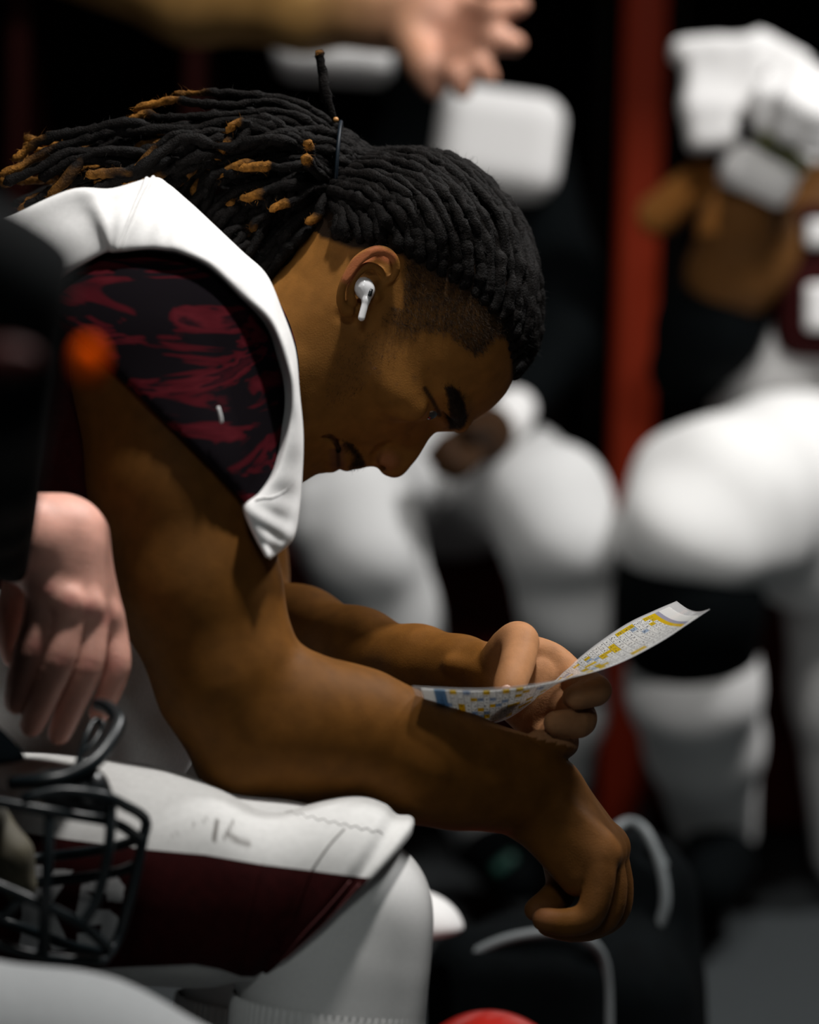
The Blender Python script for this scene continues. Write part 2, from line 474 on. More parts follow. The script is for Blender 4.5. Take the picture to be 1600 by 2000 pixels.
inner = [(0, 50, 75), (-30, 50, 76), (-60, 40, 66), (-78, 30, 43), (0, 78, 66), (-30, 80, 64), (30, 60, 69), (30, 85, 56), (-60, 70, 50), (58, 60, 61),
         (58, 82, 44), (78, 58, 44), (70, 40, 58), (50, 38, 67), (-60, 0, 60), (-30, 0, 70), (-30, -25, 58),
         (20, 30, 73), (60, 18, 64), (78, 22, 54), (90, 24, 38), (99, 25, 22), (92, 45, 34),
         (75, 6, 47), (85, 8, 34), (92, 5, 19), (98, 3, 10), (72, -8, 60), (50, -3, 67), (20, 0, 71), (82, -12, 49), (90, -12, 35), (97, -12, 20),
         (104, -8, 10), (110, -19, 9), (103, -20, 14), (96, -28, 25), (88, -32, 38), (100, -40, 17),
         (85, -58, 29), (93, -54, 20), (80, -45, 41), (65, -35, 56), (68, -60, 46), (40, -35, 63), (15, -30, 66), (40, -62, 55), (18, -58, 56), (-5, -40, 60),
         (86, -82, 26), (76, -88, 34), (60, -85, 42), (40, -82, 45), (20, -75, 47), (88, -70, 25)]
pts, val = [], []
for o, n_, r_ in zip(outl, nr, rc):
    pts.append(o); val.append(0.0)
    pts.append(o + n_ * 7 * S); val.append(-2 * r_ * 7)
    ins_ = min(3.0, r_ * 0.45); pts.append(o - n_ * ins_ * S); val.append(2 * r_ * ins_ - ins_ ** 2)
for a, b, w_ in inner:
    pts.append(hm(a, b)); val.append(float(w_) ** 2)
TP = np.array(pts) / 100.0; TVAL = np.array(val)
keep = [0]                                           # drop near-duplicates so that the system stays well conditioned
for i in range(1, len(TP)):
    if np.min(np.linalg.norm(TP[keep] - TP[i], axis=1)) > 0.035: keep.append(i)
TP, TVAL = TP[keep], TVAL[keep]


def tps_k(r2): return 0.5 * r2 * np.log(r2 + 1e-12)


r2 = ((TP[:, None] - TP[None]) ** 2).sum(-1); nT = len(TP)
Am = np.zeros((nT + 3, nT + 3)); Am[:nT, :nT] = tps_k(r2) + np.eye(nT) * 0.004
Am[:nT, nT] = 1; Am[:nT, nT + 1:] = TP; Am[nT, :nT] = 1; Am[nT + 1:, :nT] = TP.T
wt = np.linalg.solve(Am, np.concatenate((TVAL, np.zeros(3))))


def half2(q):                                        # squared half width (mm^2) of the head at px positions q (n, 2)
    q = np.asarray(q, dtype=float) / 100.0; out = np.empty(len(q))
    for i in range(0, len(q), 20000):
        c = q[i:i + 20000]
        out[i:i + 20000] = tps_k(((c[:, None] - TP[None]) ** 2).sum(-1)) @ wt[:nT] + wt[nT] + c @ wt[nT + 1:]
    return out


def hwd(px, py): return math.sqrt(max(half2(np.array([[px, py]]))[0], 1.0))      # half width of the head at a pixel, mm


lo = qp(395, 985, 95); hi = qp(1090, 255, -95)
H = Vol((lo[0], lo[1], lo[2]), (hi[0], hi[1], hi[2]), 0.0013)
pxs = H.ax[0] / (D + HD) * FPX + 800; pys = 1000 - H.ax[1] / (D + HD) * FPX
gx, gy = np.meshgrid(pxs, pys, indexing='ij')
G2 = half2(np.stack((gx.ravel(), gy.ravel()), 1)).reshape(gx.shape)          # mm^2
hstep = H.h * 1000
dgx, dgy = np.gradient(G2, hstep)
gn = dgx ** 2 + dgy ** 2
wz = ((H.ax[2] - HD) * 1000)[None, None, :]
fm = (wz ** 2 - G2[:, :, None]) / np.sqrt(4 * wz ** 2 + gn[:, :, None] + 30.0)
H.f = np.clip(fm * 0.001, -0.05, 0.06).astype(np.float32)
del fm
# neck
H.cap(qp(655, 640, 0), qp(430, 790, 0), 0.056, 0.066, 0.03)
for sg in (1, -1):
    w = lambda px, py, v: qp(px, py, v * sg)
    sf = lambda px, py, add=0.0: qp(px, py, (hwd(px, py) + add) * sg)       # on the skin at a pixel
    # nose wing, nostril
    H.ell(sf(757, 897, -1.0), (0.0078, 0.0062, 0.0042), 0.006)
    H.ell(w(747, 912, 6), (0.0052, 0.0026, 0.0046), 0.0015, ax=((0.75, 0.66, 0), (-0.66, 0.75, 0), (0, 0, 1)), sub=True)
    H.chain_sub([sf(732, 902, .6), sf(735, 888, .6), sf(744, 876, .8), sf(756, 870, 1.2)], 0.0020, 0.004)     # groove behind the wing
    # lips: upper, lower, the line between them
    H.chain([sf(676, 908, -2), sf(674, 890, -1.5), sf(668, 868, -1.5)], (0.0046, 0.0042, 0.0026), 0.005)
    H.chain([sf(648, 909, -2), sf(649, 890, -1.5), sf(654, 868, -1.5)], (0.0048, 0.0044, 0.0026), 0.005)
    H.chain_sub([w(661, 915, 2), sf(662, 904, .2), sf(662, 890, .2), sf(661, 876, .4), sf(657, 862, .6), sf(646, 854, .8), sf(634, 853, 1.4)], 0.0017, 0.0025)
    # brow ridge, eye socket, eyelids, the wedge between the lids
    H.chain([w(866, 768, 50), w(885, 798, 38), (w(900, 828, 16))], (0.004, 0.0055, 0.005), 0.012)
    H.ell(sf(850, 806, 3), (0.009, 0.012, 0.007), 0.010, sub=True)
    H.ell(w(832, 787, 31.5), (0.0134, 0.0134, 0.0134), 0.006)
    H.cap(w(830, 766, 45.5), w(838, 800, 44), 0.0012, 0.0042, 0.0010, sub=True)
    H.cap(w(838, 800, 44), w(848, 826, 28), 0.0042, 0.0040, 0.0010, sub=True)
    # cheekbone
    H.ell(w(790, 770, 54), (0.012, 0.022, 0.007), 0.018, ax=((0.9, 0.43, 0), (-0.43, 0.9, 0), (0, 0, 1)))
    # ear: bowl, rim, inner fold, tragus, lobe
    H.ell(w(722, 565, 73), (0.0125, 0.0250, 0.0060), 0.006, ax=((0.85, -0.52, 0), (0.52, 0.85, 0), (0, 0, 1)))
    rim = catmull([w(737, 566, 74), w(752, 566, 76), w(766, 559, 79), w(775, 543, 82), w(772, 523, 84), w(757, 509, 87), w(737, 507, 89), w(716, 516, 91), w(699, 530, 92), w(687, 548, 92), w(676, 568, 90),
                   w(670, 590, 87), w(672, 608, 83), w(684, 622, 78)], 40)
    rr = np.interp(np.linspace(0, 13, 40), range(14), (0.0018, 0.0020, 0.0021, 0.0023, 0.0026, 0.0030, 0.0033, 0.0034, 0.0033, 0.0030, 0.0026, 0.0026, 0.0030, 0.0034))
    H.chain(rim, rr, 0.0016)
    H.ell(w(681, 618, 79), (0.0050, 0.0048, 0.0034), 0.004)
    H.ell(w(728, 556, 82), (0.0075, 0.0150, 0.0060), 0.003, ax=((0.85, -0.52, 0), (0.52, 0.85, 0), (0, 0, 1)), sub=True)      # hollow inside the rim
    H.ell(w(712, 580, 80), (0.0085, 0.0130, 0.0090), 0.003, ax=((0.85, -0.52, 0), (0.52, 0.85, 0), (0, 0, 1)), sub=True)     # concha
    H.chain(catmull([w(752, 556, 76), w(742, 541, 80), w(724, 535, 84), w(706, 544, 85), w(692, 566, 84), w(688, 590, 81), w(694, 604, 78)], 24),
            np.interp(np.linspace(0, 6, 24), range(7), (0.0016, 0.0020, 0.0022, 0.0023, 0.0024, 0.0023, 0.0026)), 0.0022)
    H.ell(w(735, 590, 76), (0.0036, 0.0042, 0.0038), 0.003)                        # tragus
    H.cap(w(662, 628, 74), w(690, 640, 72), 0.0025, 0.0020, 0.006, sub=True)       # crease behind the lobe
headV, headF = H.mesh()
headV = smooth_verts(headV, headF, 1, 0.35)
headN = normals_of(headV, headF)
HPX = np.stack((headV[:, 0] / (D + HD) * FPX + 800, 1000 - headV[:, 1] / (D + HD) * FPX), 1)
HW = -(headV[:, 2] - HD) * 1000                       # mm towards the camera


def in_poly(P, poly):
    poly = np.asarray(poly, dtype=float); x, y = P[:, 0], P[:, 1]; r = np.zeros(len(P), bool)
    j = len(poly) - 1
    for i in range(len(poly)):
        xi, yi, xj, yj = *poly[i], *poly[j]
        c = ((yi > y) != (yj > y)) & (x < (xj - xi) * (y - yi) / (yj - yi + 1e-9) + xi); r ^= c; j = i
    return r


def poly_dist(P, line):                               # distance in px to a polyline
    line = np.asarray(line, dtype=float); d = np.full(len(P), 1e9)
    for a, b in zip(line[:-1], line[1:]):
        ab = b - a; t = np.clip(((P - a) @ ab) / (ab @ ab), 0, 1); d = np.minimum(d, np.linalg.norm(P - a - t[:, None] * ab, axis=1))
    return d


def soft(d, a, b): return np.clip((b - d) / (b - a), 0, 1)


LOCK_ZONE = [(632, 470), (655, 478), (690, 494), (720, 498), (752, 494), (790, 512), (850, 545), (905, 575), (955, 610), (985, 650), (1000, 700), (1003, 744), (1040, 740), (1130, 600), (1050, 350), (850, 200), (600, 200), (560, 420)]
FADE_ZONE = [(752, 494), (790, 512), (850, 545), (905, 575), (955, 610), (985, 650), (990, 672), (965, 668), (945, 690), (925, 712), (900, 690), (865, 663), (830, 662), (800, 668), (770, 650), (745, 650), (735, 640), (765, 600), (788, 560), (785, 520)]
SIDEBURN = [(770, 600), (745, 650), (700, 660), (665, 690), (640, 740), (640, 800), (690, 790), (740, 730), (800, 690), (830, 662)]
BROW = [(866, 762), (882, 757), (898, 770), (908, 792), (913, 815), (909, 834), (900, 842), (876, 840), (876, 815), (872, 785)]
MOUST = [(668, 858), (690, 866), (706, 884), (716, 902), (716, 915), (682, 917), (690, 895), (672, 870)]
base = np.array((0.235, 0.102, 0.024))  # face skin, lighter than the arms: light put into the colour
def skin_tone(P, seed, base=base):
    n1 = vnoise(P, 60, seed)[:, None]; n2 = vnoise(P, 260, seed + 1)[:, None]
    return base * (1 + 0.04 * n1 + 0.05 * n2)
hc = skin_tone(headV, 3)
def blend(c, mask, col, amt):
    m = (mask * amt)[:, None]; return c * (1 - m) + np.array(col) * m
lock_m = in_poly(HPX, LOCK_ZONE); dl = poly_dist(HPX, LOCK_ZONE[:12])
hc = blend(hc, np.where(lock_m, 1.0, soft(dl, 0, 9)), (0.008, 0.006, 0.005), 0.97)
fz = in_poly(HPX, FADE_ZONE); df = poly_dist(HPX, FADE_ZONE[6:])
fm_ = np.where(fz, np.clip(df / 14, 0, 1), 0) * np.clip(1.15 - poly_dist(HPX, [(752, 494), (850, 545), (955, 610), (985, 650)]) / 160, 0.25, 1)
ear_m = ((HW > 73) & (HPX[:, 0] < 790) & (HPX[:, 1] > 495) & (HPX[:, 1] < 640) & (HPX[:, 0] > 655)).astype(float)
hc = blend(hc, fm_ * (1 - ear_m), (0.035, 0.021, 0.013), 0.62)
sb = in_poly(HPX, SIDEBURN); hc = blend(hc, sb * np.clip(poly_dist(HPX, SIDEBURN + SIDEBURN[:1]) / 25, 0, 1), (0.09, 0.045, 0.018), 0.25)
bw = in_poly(HPX, BROW); hc = blend(hc, np.where(bw, np.clip(0.3 + poly_dist(HPX, BROW + BROW[:1]) / 6, 0, 1), 0), (0.007, 0.006, 0.005), 0.95)
mo = in_poly(HPX, MOUST); hc = blend(hc, np.where(mo, np.clip(poly_dist(HPX, MOUST + MOUST[:1]) / 7, 0, 1), 0), (0.012, 0.009, 0.008), 0.85)
lips = soft(poly_dist(HPX, [(660, 912), (660, 868)]), 8, 20) * (HW > -30) * (HW < 30); hc = blend(hc, lips, (0.13, 0.05, 0.035), 0.6)
hc = blend(hc, soft(np.linalg.norm((HPX - (757, 900)) / (1.2, 1.0), axis=1), 8, 26) * (HW > 4), (0.36, 0.13, 0.07), 0.55)  # highlight on the nose wing, painted into the skin
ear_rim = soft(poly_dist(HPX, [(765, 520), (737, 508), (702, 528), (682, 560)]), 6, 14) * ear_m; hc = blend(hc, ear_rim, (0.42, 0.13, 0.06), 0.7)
hc = blend(hc, soft(poly_dist(HPX, [(829, 764), (845, 788), (858, 812)]), 2.5, 6) * (HW > 20), (0.012, 0.008, 0.006), 0.85)
hc = blend(hc, soft(poly_dist(HPX, [(662, 910), (661, 876), (657, 862), (646, 854)]), 2, 6) * (HW > -32), (0.03, 0.014, 0.009), 0.75)
for sx, sy, sr in ((735, 727, 4), (836, 727, 3), (742, 735, 7), (776, 757, 5), (762, 790, 4), (700, 745, 4), (810, 745, 9)):
    hc = blend(hc, soft(np.linalg.norm(HPX - (sx, sy), axis=1), sr * 0.3, sr), (0.10, 0.045, 0.02), 0.4)
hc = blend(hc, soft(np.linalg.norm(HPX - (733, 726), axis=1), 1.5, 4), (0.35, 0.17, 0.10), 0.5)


def scalp(px, py, side=1):
    """point on the head's side surface at a pixel (camera frame)"""
    g = np.sqrt(np.maximum(half2(np.array([[px, py]])), 1))[0]
    return qp(px, py, g * side)


# ================================================================ the reading player: hair
player = thing('person', 'seated player with tied-back dreadlocks, white jersey and earbud, bent over a laminated sheet', 'person')
hair = link(bpy.data.objects.new('hair', None), player)
HC = qp(850, 500, 0)                                  # middle of the skull
TIE = [qp(660, 330, 0), np.array((mm(6, HD), mm(88, HD), 0.0)), np.array((0, 0, -0.036))]     # centre and half axes of the tie ring


def surf_dist(p):
    """signed distance-like value of the bare head at camera-frame points"""
    q = np.stack((p[:, 0] / (D + HD) * FPX + 800, 1000 - p[:, 1] / (D + HD) * FPX), 1)
    g = half2(q); w2 = ((p[:, 2] - HD) * 1000) ** 2
    return w2 - g


def project(dirs, off):
    """points of the head surface along directions from HC, lifted by off metres"""
    lo_ = np.full(len(dirs), 0.02); hi_ = np.full(len(dirs), 0.16)
    for _ in range(16):
        m_ = 0.5 * (lo_ + hi_); ins_ = surf_dist(HC + dirs * m_[:, None]) < 0
        lo_ = np.where(ins_, m_, lo_); hi_ = np.where(ins_, hi_, m_)
    return HC + dirs * (lo_ + off)[:, None]


STRANDS = []                                          # (point, normal, colour scale) seeds for the frizz
GOLD = np.array((0.25, 0.105, 0.018)); DARK = np.array((0.0045, 0.0036, 0.0032))


def lock(path, r0, r1, gold=0.0, seed=0, parent=hair):
    """one dreadlock: lumpy twisted tube, the last part bleached"""
    rs = np.random.RandomState(seed)
    L = np.linalg.norm(np.diff(path, axis=0), axis=1).sum(); n = max(10, int(L / 0.0028)); P = catmull(path, n)
    t = np.linspace(0, 1, n)
    jit = np.stack([np.convolve(rs.normal(size=n + 6), np.ones(7) / 7, 'valid') for _ in range(3)], 1) * 0.0022
    P = P + jit * np.clip(t * 6, 0, 1)[:, None]
    r = (r0 + (r1 - r0) * t) * (1 + 0.16 * np.convolve(rs.normal(size=n + 2), np.ones(3) / 3, 'valid') * 1.6)
    r *= np.clip(np.sqrt((1 - t) * L / r1 + 0.12), 0.3, 1) * np.clip(0.45 + t * L / 0.012, 0, 1)
    V, F = sweep(P, np.maximum(r, 0.0008), 8, squash=0.85, twist=0.22)
    V = V + 0.00045 * np.stack([vnoise(V, 1500, seed + i) for i in range(3)], 1)
    tv = np.concatenate((np.repeat(t, 8), (0, 1)))
    gl = np.clip((tv - (1 - gold)) / 0.12 + 0.35 * vnoise(V, 500, seed), 0, 1) * (gold > 0)
    tone = 1 + 0.4 * vnoise(V, 700, seed + 5)
    C = (DARK * (1 - gl[:, None]) + GOLD * rs.uniform(0.45, 1.1) * gl[:, None]) * tone[:, None]
    o = cam_obj('dreadlock', V, F, M['hair'], parent, cols=np.clip(C, 0.001, 1))
    nn = V[:-2] - np.repeat(P, 8, 0); nn /= np.linalg.norm(nn, axis=1, keepdims=True) + 1e-9
    sel = rs.permutation(len(nn))[:int(len(nn) * 0.45)]
    STRANDS.append((V[:-2][sel], nn[sel], C[:-2][sel], np.repeat(np.gradient(P, axis=0), 8, 0)[sel]))
    return o


def slerp_path(a, b, n):
    om = math.acos(max(-1, min(1, float(a @ b)))); t = np.linspace(0, 1, n)[:, None]
    return (np.sin((1 - t) * om) * a + np.sin(t * om) * b) / math.sin(om)


# near and far hairline, from the middle of the forehead to behind the ear (px, py); the locks sweep back over the skull to the tie
HAIRLINE = catmull(np.array([(1003, 744), (1000, 722), (992, 690), (978, 655), (955, 625), (915, 588), (865, 556), (815, 528), (770, 506), (722, 492), (685, 486), (652, 474)], dtype=float), 300)
CROWN = catmull(np.array([(1003, 744), (1040, 690), (1052, 600), (1045, 500), (1010, 405), (950, 330), (870, 275), (780, 245), (700, 238), (664, 245)], dtype=float), 60)
hw_ = np.sqrt(np.maximum(half2(HAIRLINE), 0)); hw_[:3] = 0
h3 = np.column_stack((HAIRLINE / S, hw_)); arc = np.concatenate(([0], np.cumsum(np.linalg.norm(np.diff(h3, axis=0), axis=1)))); arc /= arc[-1]
tt = np.linspace(0, 1, 60)[:, None]
BULGE = CROWN - (CROWN[0] * (1 - tt) + CROWN[-1] * tt)
n_lock = 0
for side, lanes in ((1, 24), (-1, 18)):
    for row, (t0, lift, rad) in enumerate(((0.0, 0.0026, 0.0043), (0.22, 0.0056, 0.0041), (0.46, 0.0084, 0.0037))):
        cnt = lanes if row == 0 else int(lanes * 0.8)
        for i in range(cnt):
            u = (i + 0.35 + 0.4 * (row % 2) + random.uniform(-0.15, 0.15)) / (cnt + 0.3); u = min(max(u, 0.0), 1)
            if row and u > 0.8: continue
            j = int(np.searchsorted(arc, u)); j = min(j, 299)
            ang = math.pi / 2 - (u ** 0.8) * math.pi * 0.97            # place on the tie ring: top locks come from the front
            e = TIE[0] + 0.86 * (TIE[1] * math.sin(ang) + TIE[2] * math.cos(ang) * side)
            e2 = np.array((e[0] / (D + HD) * FPX + 800, 1000 - e[1] / (D + HD) * FPX))
            bs = float(np.interp(u, (0, 0.12, 0.3, 0.5, 0.7, 0.85, 1), (1.0, 0.93, 0.74, 0.50, 0.27, 0.11, 0.02)))
            q2 = HAIRLINE[j] * (1 - tt) + e2 * tt + BULGE * bs
            g = np.sqrt(np.maximum(half2(q2), 0.0))
            g = np.maximum(g, u * 60 * np.sin(np.pi * np.clip(tt[:, 0], 0, 1)) * 0.5)
            P3 = np.array([qp(x, y, gg * side) for (x, y), gg in zip(q2, g)])
            dirs = P3 - HC; dirs /= np.linalg.norm(dirs, axis=1, keepdims=True)
            k0 = int(t0 * 60)
            P = project(dirs[k0:], lift + 0.0012 * random.random())
            s_ = np.linspace(0, 1, len(P))[:, None]
            P = P - dirs[k0:] * ((0.004 if row == 0 else 0.008) * np.clip(1 - s_ * 7, 0, 1))
            w_ = np.clip((s_ - 0.74) / 0.26, 0, 1) ** 2
            P = P * (1 - w_) + (e + (P - P[-1]) * 0.25) * w_
            idx_ = np.unique(np.linspace(0, len(P) - 1, max(6, len(P) // 4)).astype(int))
            lock(P[idx_], rad * random.uniform(0.9, 1.12), rad * 0.95, 0, 100 + n_lock); n_lock += 1

# elastic that gathers the locks
ta = np.linspace(0, 2 * np.pi, 40, endpoint=False)
ring = TIE[0] + 1.04 * (TIE[1][None] * np.sin(ta)[:, None] + TIE[2][None] * np.cos(ta)[:, None])
V, F = sweep(ring, 0.0014, 8, closed=True); cam_obj('hair_tie', V, F, M['tie'], hair)

bd_ = Vol(qp(657, 238, 14) - 0.004, qp(657, 238, 14) + 0.004, 0.0005); bd_.ell(qp(657, 238, 14), (0.0020,) * 3, 0); V, F = bd_.mesh(); cam_obj('hair_bead', V, F, material('brass_bead', (0.55, 0.26, 0.08), 0.4, spec=0.4), hair)

# tied bunch: hand-placed locks that show, then filler locks behind them
def tail(pts, r=0.0042, gold=0.25, seed=0, r1=None):
    lock(np.array([qp(a, b, c) for a, b, c in pts]), r, r1 or r * 0.85, gold, seed)


tail([(655, 240, 5), (648, 215, 8), (637, 180, 10), (634, 150, 10), (628, 122, 10), (620, 106, 10)], 0.0040, 0.10, 900, 0.0030)
shown = [
    [(650, 250, 12), (580, 205, 20), (480, 192, 22), (400, 186, 20), (345, 184, 18)],
    [(650, 262, 18), (560, 215, 26), (450, 212, 28), (380, 212, 28), (330, 204, 26), (268, 222, 24)],
    [(648, 272, 22), (560, 228, 30), (440, 232, 34), (340, 242, 34), (290, 236, 30), (260, 240, 28)],
    [(648, 286, 22), (540, 240, 32), (400, 252, 30), (300, 272, 26), (235, 262, 22), (185, 290, 18), (120, 290, 14), (52, 272, 8)],
    [(648, 300, 24), (520, 262, 34), (380, 285, 30), (270, 300, 24), (170, 312, 20), (100, 302, 14), (48, 285, 10)],
    [(648, 310, 24), (520, 280, 34), (380, 300, 30), (260, 308, 26), (180, 318, 20), (120, 312, 16), (60, 320, 10), (45, 300, 8)],
    [(648, 320, 26), (540, 262, 38), (480, 255, 42), (455, 275, 44), (440, 300, 44), (430, 325, 42)],
    [(648, 330, 28), (560, 290, 40), (500, 262, 44), (470, 258, 46), (450, 272, 46)],
    [(648, 336, 28), (570, 320, 40), (520, 335, 44), (480, 338, 46), (415, 352, 44)],
    [(646, 345, 30), (600, 330, 44), (560, 340, 48), (520, 338, 50), (475, 345, 50)],
    [(646, 352, 30), (615, 330, 48), (606, 305, 54), (598, 296, 58)],
    [(646, 360, 30), (618, 345, 48), (606, 330, 54), (600, 324, 58)],
    [(646, 372, 30), (610, 380, 44), (590, 398, 48), (560, 408, 50), (535, 424, 50)],
    [(646, 386, 30), (628, 410, 42), (625, 430, 44), (602, 446, 46)],
    [(646, 378, 30), (580, 372, 44), (540, 384, 46), (505, 396, 46), (475, 400, 44)],
    [(648, 318, 24), (540, 300, 36), (440, 330, 36), (330, 322, 32), (250, 322, 26), (200, 335, 22), (90, 335, 14)],
    [(648, 322, 24), (520, 310, 34), (400, 330, 32), (300, 345, 26), (180, 345, 20), (80, 352, 12), (0, 358, 6)],
    [(648, 300, 20), (540, 250, 30), (450, 248, 32), (370, 268, 32), (330, 262, 32), (318, 278, 32)],
    [(648, 315, 26), (560, 280, 40), (470, 300, 42), (380, 310, 40), (345, 300, 40), (325, 318, 38)],
    [(648, 305, 24), (560, 262, 36), (450, 280, 38), (360, 290, 36), (300, 295, 32), (255, 318, 28)],
]
for i, s_ in enumerate(shown):
    tail(s_, 0.0041 if i > 5 else 0.0034, 0.30 if i < 6 else 0.34, 920 + i)
rs = np.random.RandomState(5)
nf = 0
for i in range(125):
    ang = rs.uniform(-1.45, 1.5); side = 1 if rs.rand() < 0.68 else -1
    e = TIE[0] + rs.uniform(0.3, 0.95) * (TIE[1] * math.sin(ang) + TIE[2] * math.cos(ang) * side)
    v = math.sin(ang)
    L = rs.uniform(0.09, 0.20) * (1.1 if v > 0 else 0.8)
    drop = np.interp(v, (-1, -0.4, 0.2, 1), (1.35, 1.05, 0.62, 0.36)) + rs.uniform(-0.12, 0.2)
    bulge = np.interp(v, (-1, 0, 1), (0.3, 0.5, 0.42))
    d0 = unit((-1, bulge * 0.5 * (1 if v > 0 else 0.3), -0.25 * side * rs.uniform(0.3, 1.4)))
    t = np.linspace(0, 1, 7)[:, None]
    end = np.array((-math.cos(min(drop, 1.4)), -math.sin(min(drop, 1.4)), -0.16 * side * rs.uniform(0, 1)))
    P = e + L * (d0 * (t - 0.45 * t * t) + unit(end) * 0.62 * t ** 2)
    P = P + np.concatenate((np.zeros((2, 3)), rs.normal(size=(5, 3)) * 0.005))
    lock(P, rs.uniform(0.0038, 0.0048), 0.0036, 0.12 if rs.rand() < 0.4 else 0, 1200 + i); nf += 1
# locks that hang straight down beside the neck
for i in range(46):
    y0 = rs.uniform(395, 430); x0 = rs.uniform(640, 655)
    xe = rs.uniform(470, 628); ye = np.interp(xe, (470, 560, 590, 640), (520, 610, 600, 500)) + rs.uniform(-10, 20)
    wv = rs.uniform(-30, 36)
    tail([(x0, y0, wv * 0.8), ((x0 + xe) / 2 + 8, (y0 * 2 + ye) / 3, wv * 1.2), ((x0 + 2 * xe) / 3 + 6, (y0 + ye) / 2 + 12, wv * 1.1), (xe, ye, wv)], rs.uniform(0.0042, 0.005), 0, 1400 + i)

# frizz on the locks, stubble of the faded sides, brow and lip hair: fine strands
def strands(name, P, N, C, L, wid, lay, seed, parent):
    r = np.random.RandomState(seed); n = len(P)
    side = np.cross(N, r.normal(size=(n, 3))); side /= np.linalg.norm(side, axis=1, keepdims=True) + 1e-9
    d = N + lay; d /= np.linalg.norm(d, axis=1, keepdims=True) + 1e-9
    L = L * r.uniform(0.5, 1.4, (n, 1)); bend = r.normal(size=(n, 3)) * 0.35
    p1 = P + d * L * 0.55; p2 = P + (d + bend) * L
    w = wid
    V = np.stack((P - side * w, P + side * w, p1 + side * w * 0.8, p1 - side * w * 0.8, p2 + side * w * 0.25, p2 - side * w * 0.25), 1).reshape(-1, 3)
    i = np.arange(n)[:, None] * 6
    F = np.concatenate((i + np.array([[0, 1, 2, 3]]), i + np.array([[3, 2, 4, 5]])))
    o = cam_obj(name, V, F, M['strand'], parent, cols=np.clip(np.repeat(C, 6, 0), 0, 1)); tag(o, kind='stuff')
    return o


SP = np.concatenate([s[0] for s in STRANDS]); SN = np.concatenate([s[1] for s in STRANDS]); SCc = np.concatenate([s[2] for s in STRANDS]); ST = np.concatenate([s[3] for s in STRANDS])
ST /= np.linalg.norm(ST, axis=1, keepdims=True) + 1e-9
r_ = np.random.RandomState(3); sel = r_.permutation(len(SP))[:90000]
strands('hair_frizz', SP[sel], SN[sel], SCc[sel] * 1.5 + 0.008, 0.0030, 0.00009, ST[sel] * r_.normal(size=(len(sel), 1)) * 1.3 + r_.normal(size=(len(sel), 3)) * 0.5, 4, hair)
near = HW > 5
def seeds(mask, n, seed):
    i = np.flatnonzero(mask & near); r = np.random.RandomState(seed)
    return i[r.randint(0, len(i), n)]
def grow(name, mask, n, L, flow, col, wid, seed):
    i = seeds(mask, n, seed); r = np.random.RandomState(seed + 1)
    P = headV[i] + r.normal(size=(n, 3)) * 0.0006; fl = np.array((flow[0], -flow[1], 0.0))
    strands(name, P - headN[i] * 0.0003, headN[i] * 0.45, np.array(col) * r.uniform(0.4, 1.8, (n, 1)), L, wid, fl + r.normal(size=(n, 3)) * 0.3, seed, player)
grow('faded_hair', fz & (fm_ > r_.rand(len(fm_)) * 0.8) & (ear_m < 0.5), 8500, 0.0030, (0.55, 0.8), (0.030, 0.019, 0.012), 0.00010, 31)
grow('beard_stubble', sb & (r_.rand(len(sb)) < 0.6), 2600, 0.0012, (-0.3, 0.9), (0.025, 0.016, 0.011), 0.00008, 33)
grow('eyebrow', bw, 2600, 0.0036, (-0.6, -1.1), (0.008, 0.006, 0.005), 0.00012, 35)
grow('moustache', mo, 900, 0.0024, (-0.8, 0.5), (0.010, 0.008, 0.006), 0.00010, 37)

# eyes
for sg in (1, -1):
    E = Vol(qp(795, 825, 48 * sg) - 0.02, qp(870, 750, 12 * sg) + 0.02, 0.0007)
    ec = qp(832, 787, 31 * sg)
    E.ell(ec, (0.0124,) * 3, 0)
    fx = unit((FV[0], -FV[1], -0.12 * sg))
    E.ell(ec + fx * 0.0062, (0.0072,) * 3, 0.001)
    V, F = E.mesh(); dd = (V - ec) @ fx
    c = np.where((dd > 0.0108)[:, None], (0.012, 0.007, 0.005), np.where((dd > 0.0095)[:, None], (0.05, 0.025, 0.012), (0.62, 0.58, 0.55)))
    cam_obj('eye', V, F, material('eye_wet', (0.6, 0.6, 0.6), 0.08, attr=True, spec=0.7, coat=0.5), player, cols=c)


# ================================================================ the reading player: arms and hands (one skin with the head)
def vol_px(x0, x1, y0, y1, d0, d1, h):
    a = [pc(x, y, d) for x in (x0, x1) for y in (y0, y1) for d in (d0, d1)]
    return Vol(np.min(a, 0), np.max(a, 0), h)


def limb(vol, pts, k):                                # (px, py, d, radius in px)
    P = [pc(a, b, c) for a, b, c, r in pts]; R = [mm(r, c) for a, b, c, r in pts]
    vol.chain(P, R, k)


def digit(vol, pts, rs, k=0.0014):
    P = catmull([pc(*p) for p in pts], 3 * len(pts)); R = np.interp(np.linspace(0, len(rs) - 1, len(P)), range(len(rs)), rs) * 0.001
    vol.chain(P, R, k)


B = vol_px(60, 1240, 560, 1870, -0.20, 0.33, 0.0019)
R_UP = [(300, 720, -.100, 165), (345, 950, -.115, 160), (388, 1150, -.125, 151), (450, 1330, -.130, 134), (497, 1432, -.130, 110)]
R_FORE = [(497, 1432, -.130, 114), (600, 1424, -.125, 131), (700, 1438, -.115, 119), (800, 1482, -.100, 113), (900, 1508, -.080, 101), (1000, 1529, -.060, 86), (1066, 1552, -.045, 72)]
limb(B, R_UP, 0.02); limb(B, R_FORE, 0.02)
B.ell(pc(455, 1505, -.13), (mm(50), mm(42), 0.03), 0.02)                          # point of the elbow
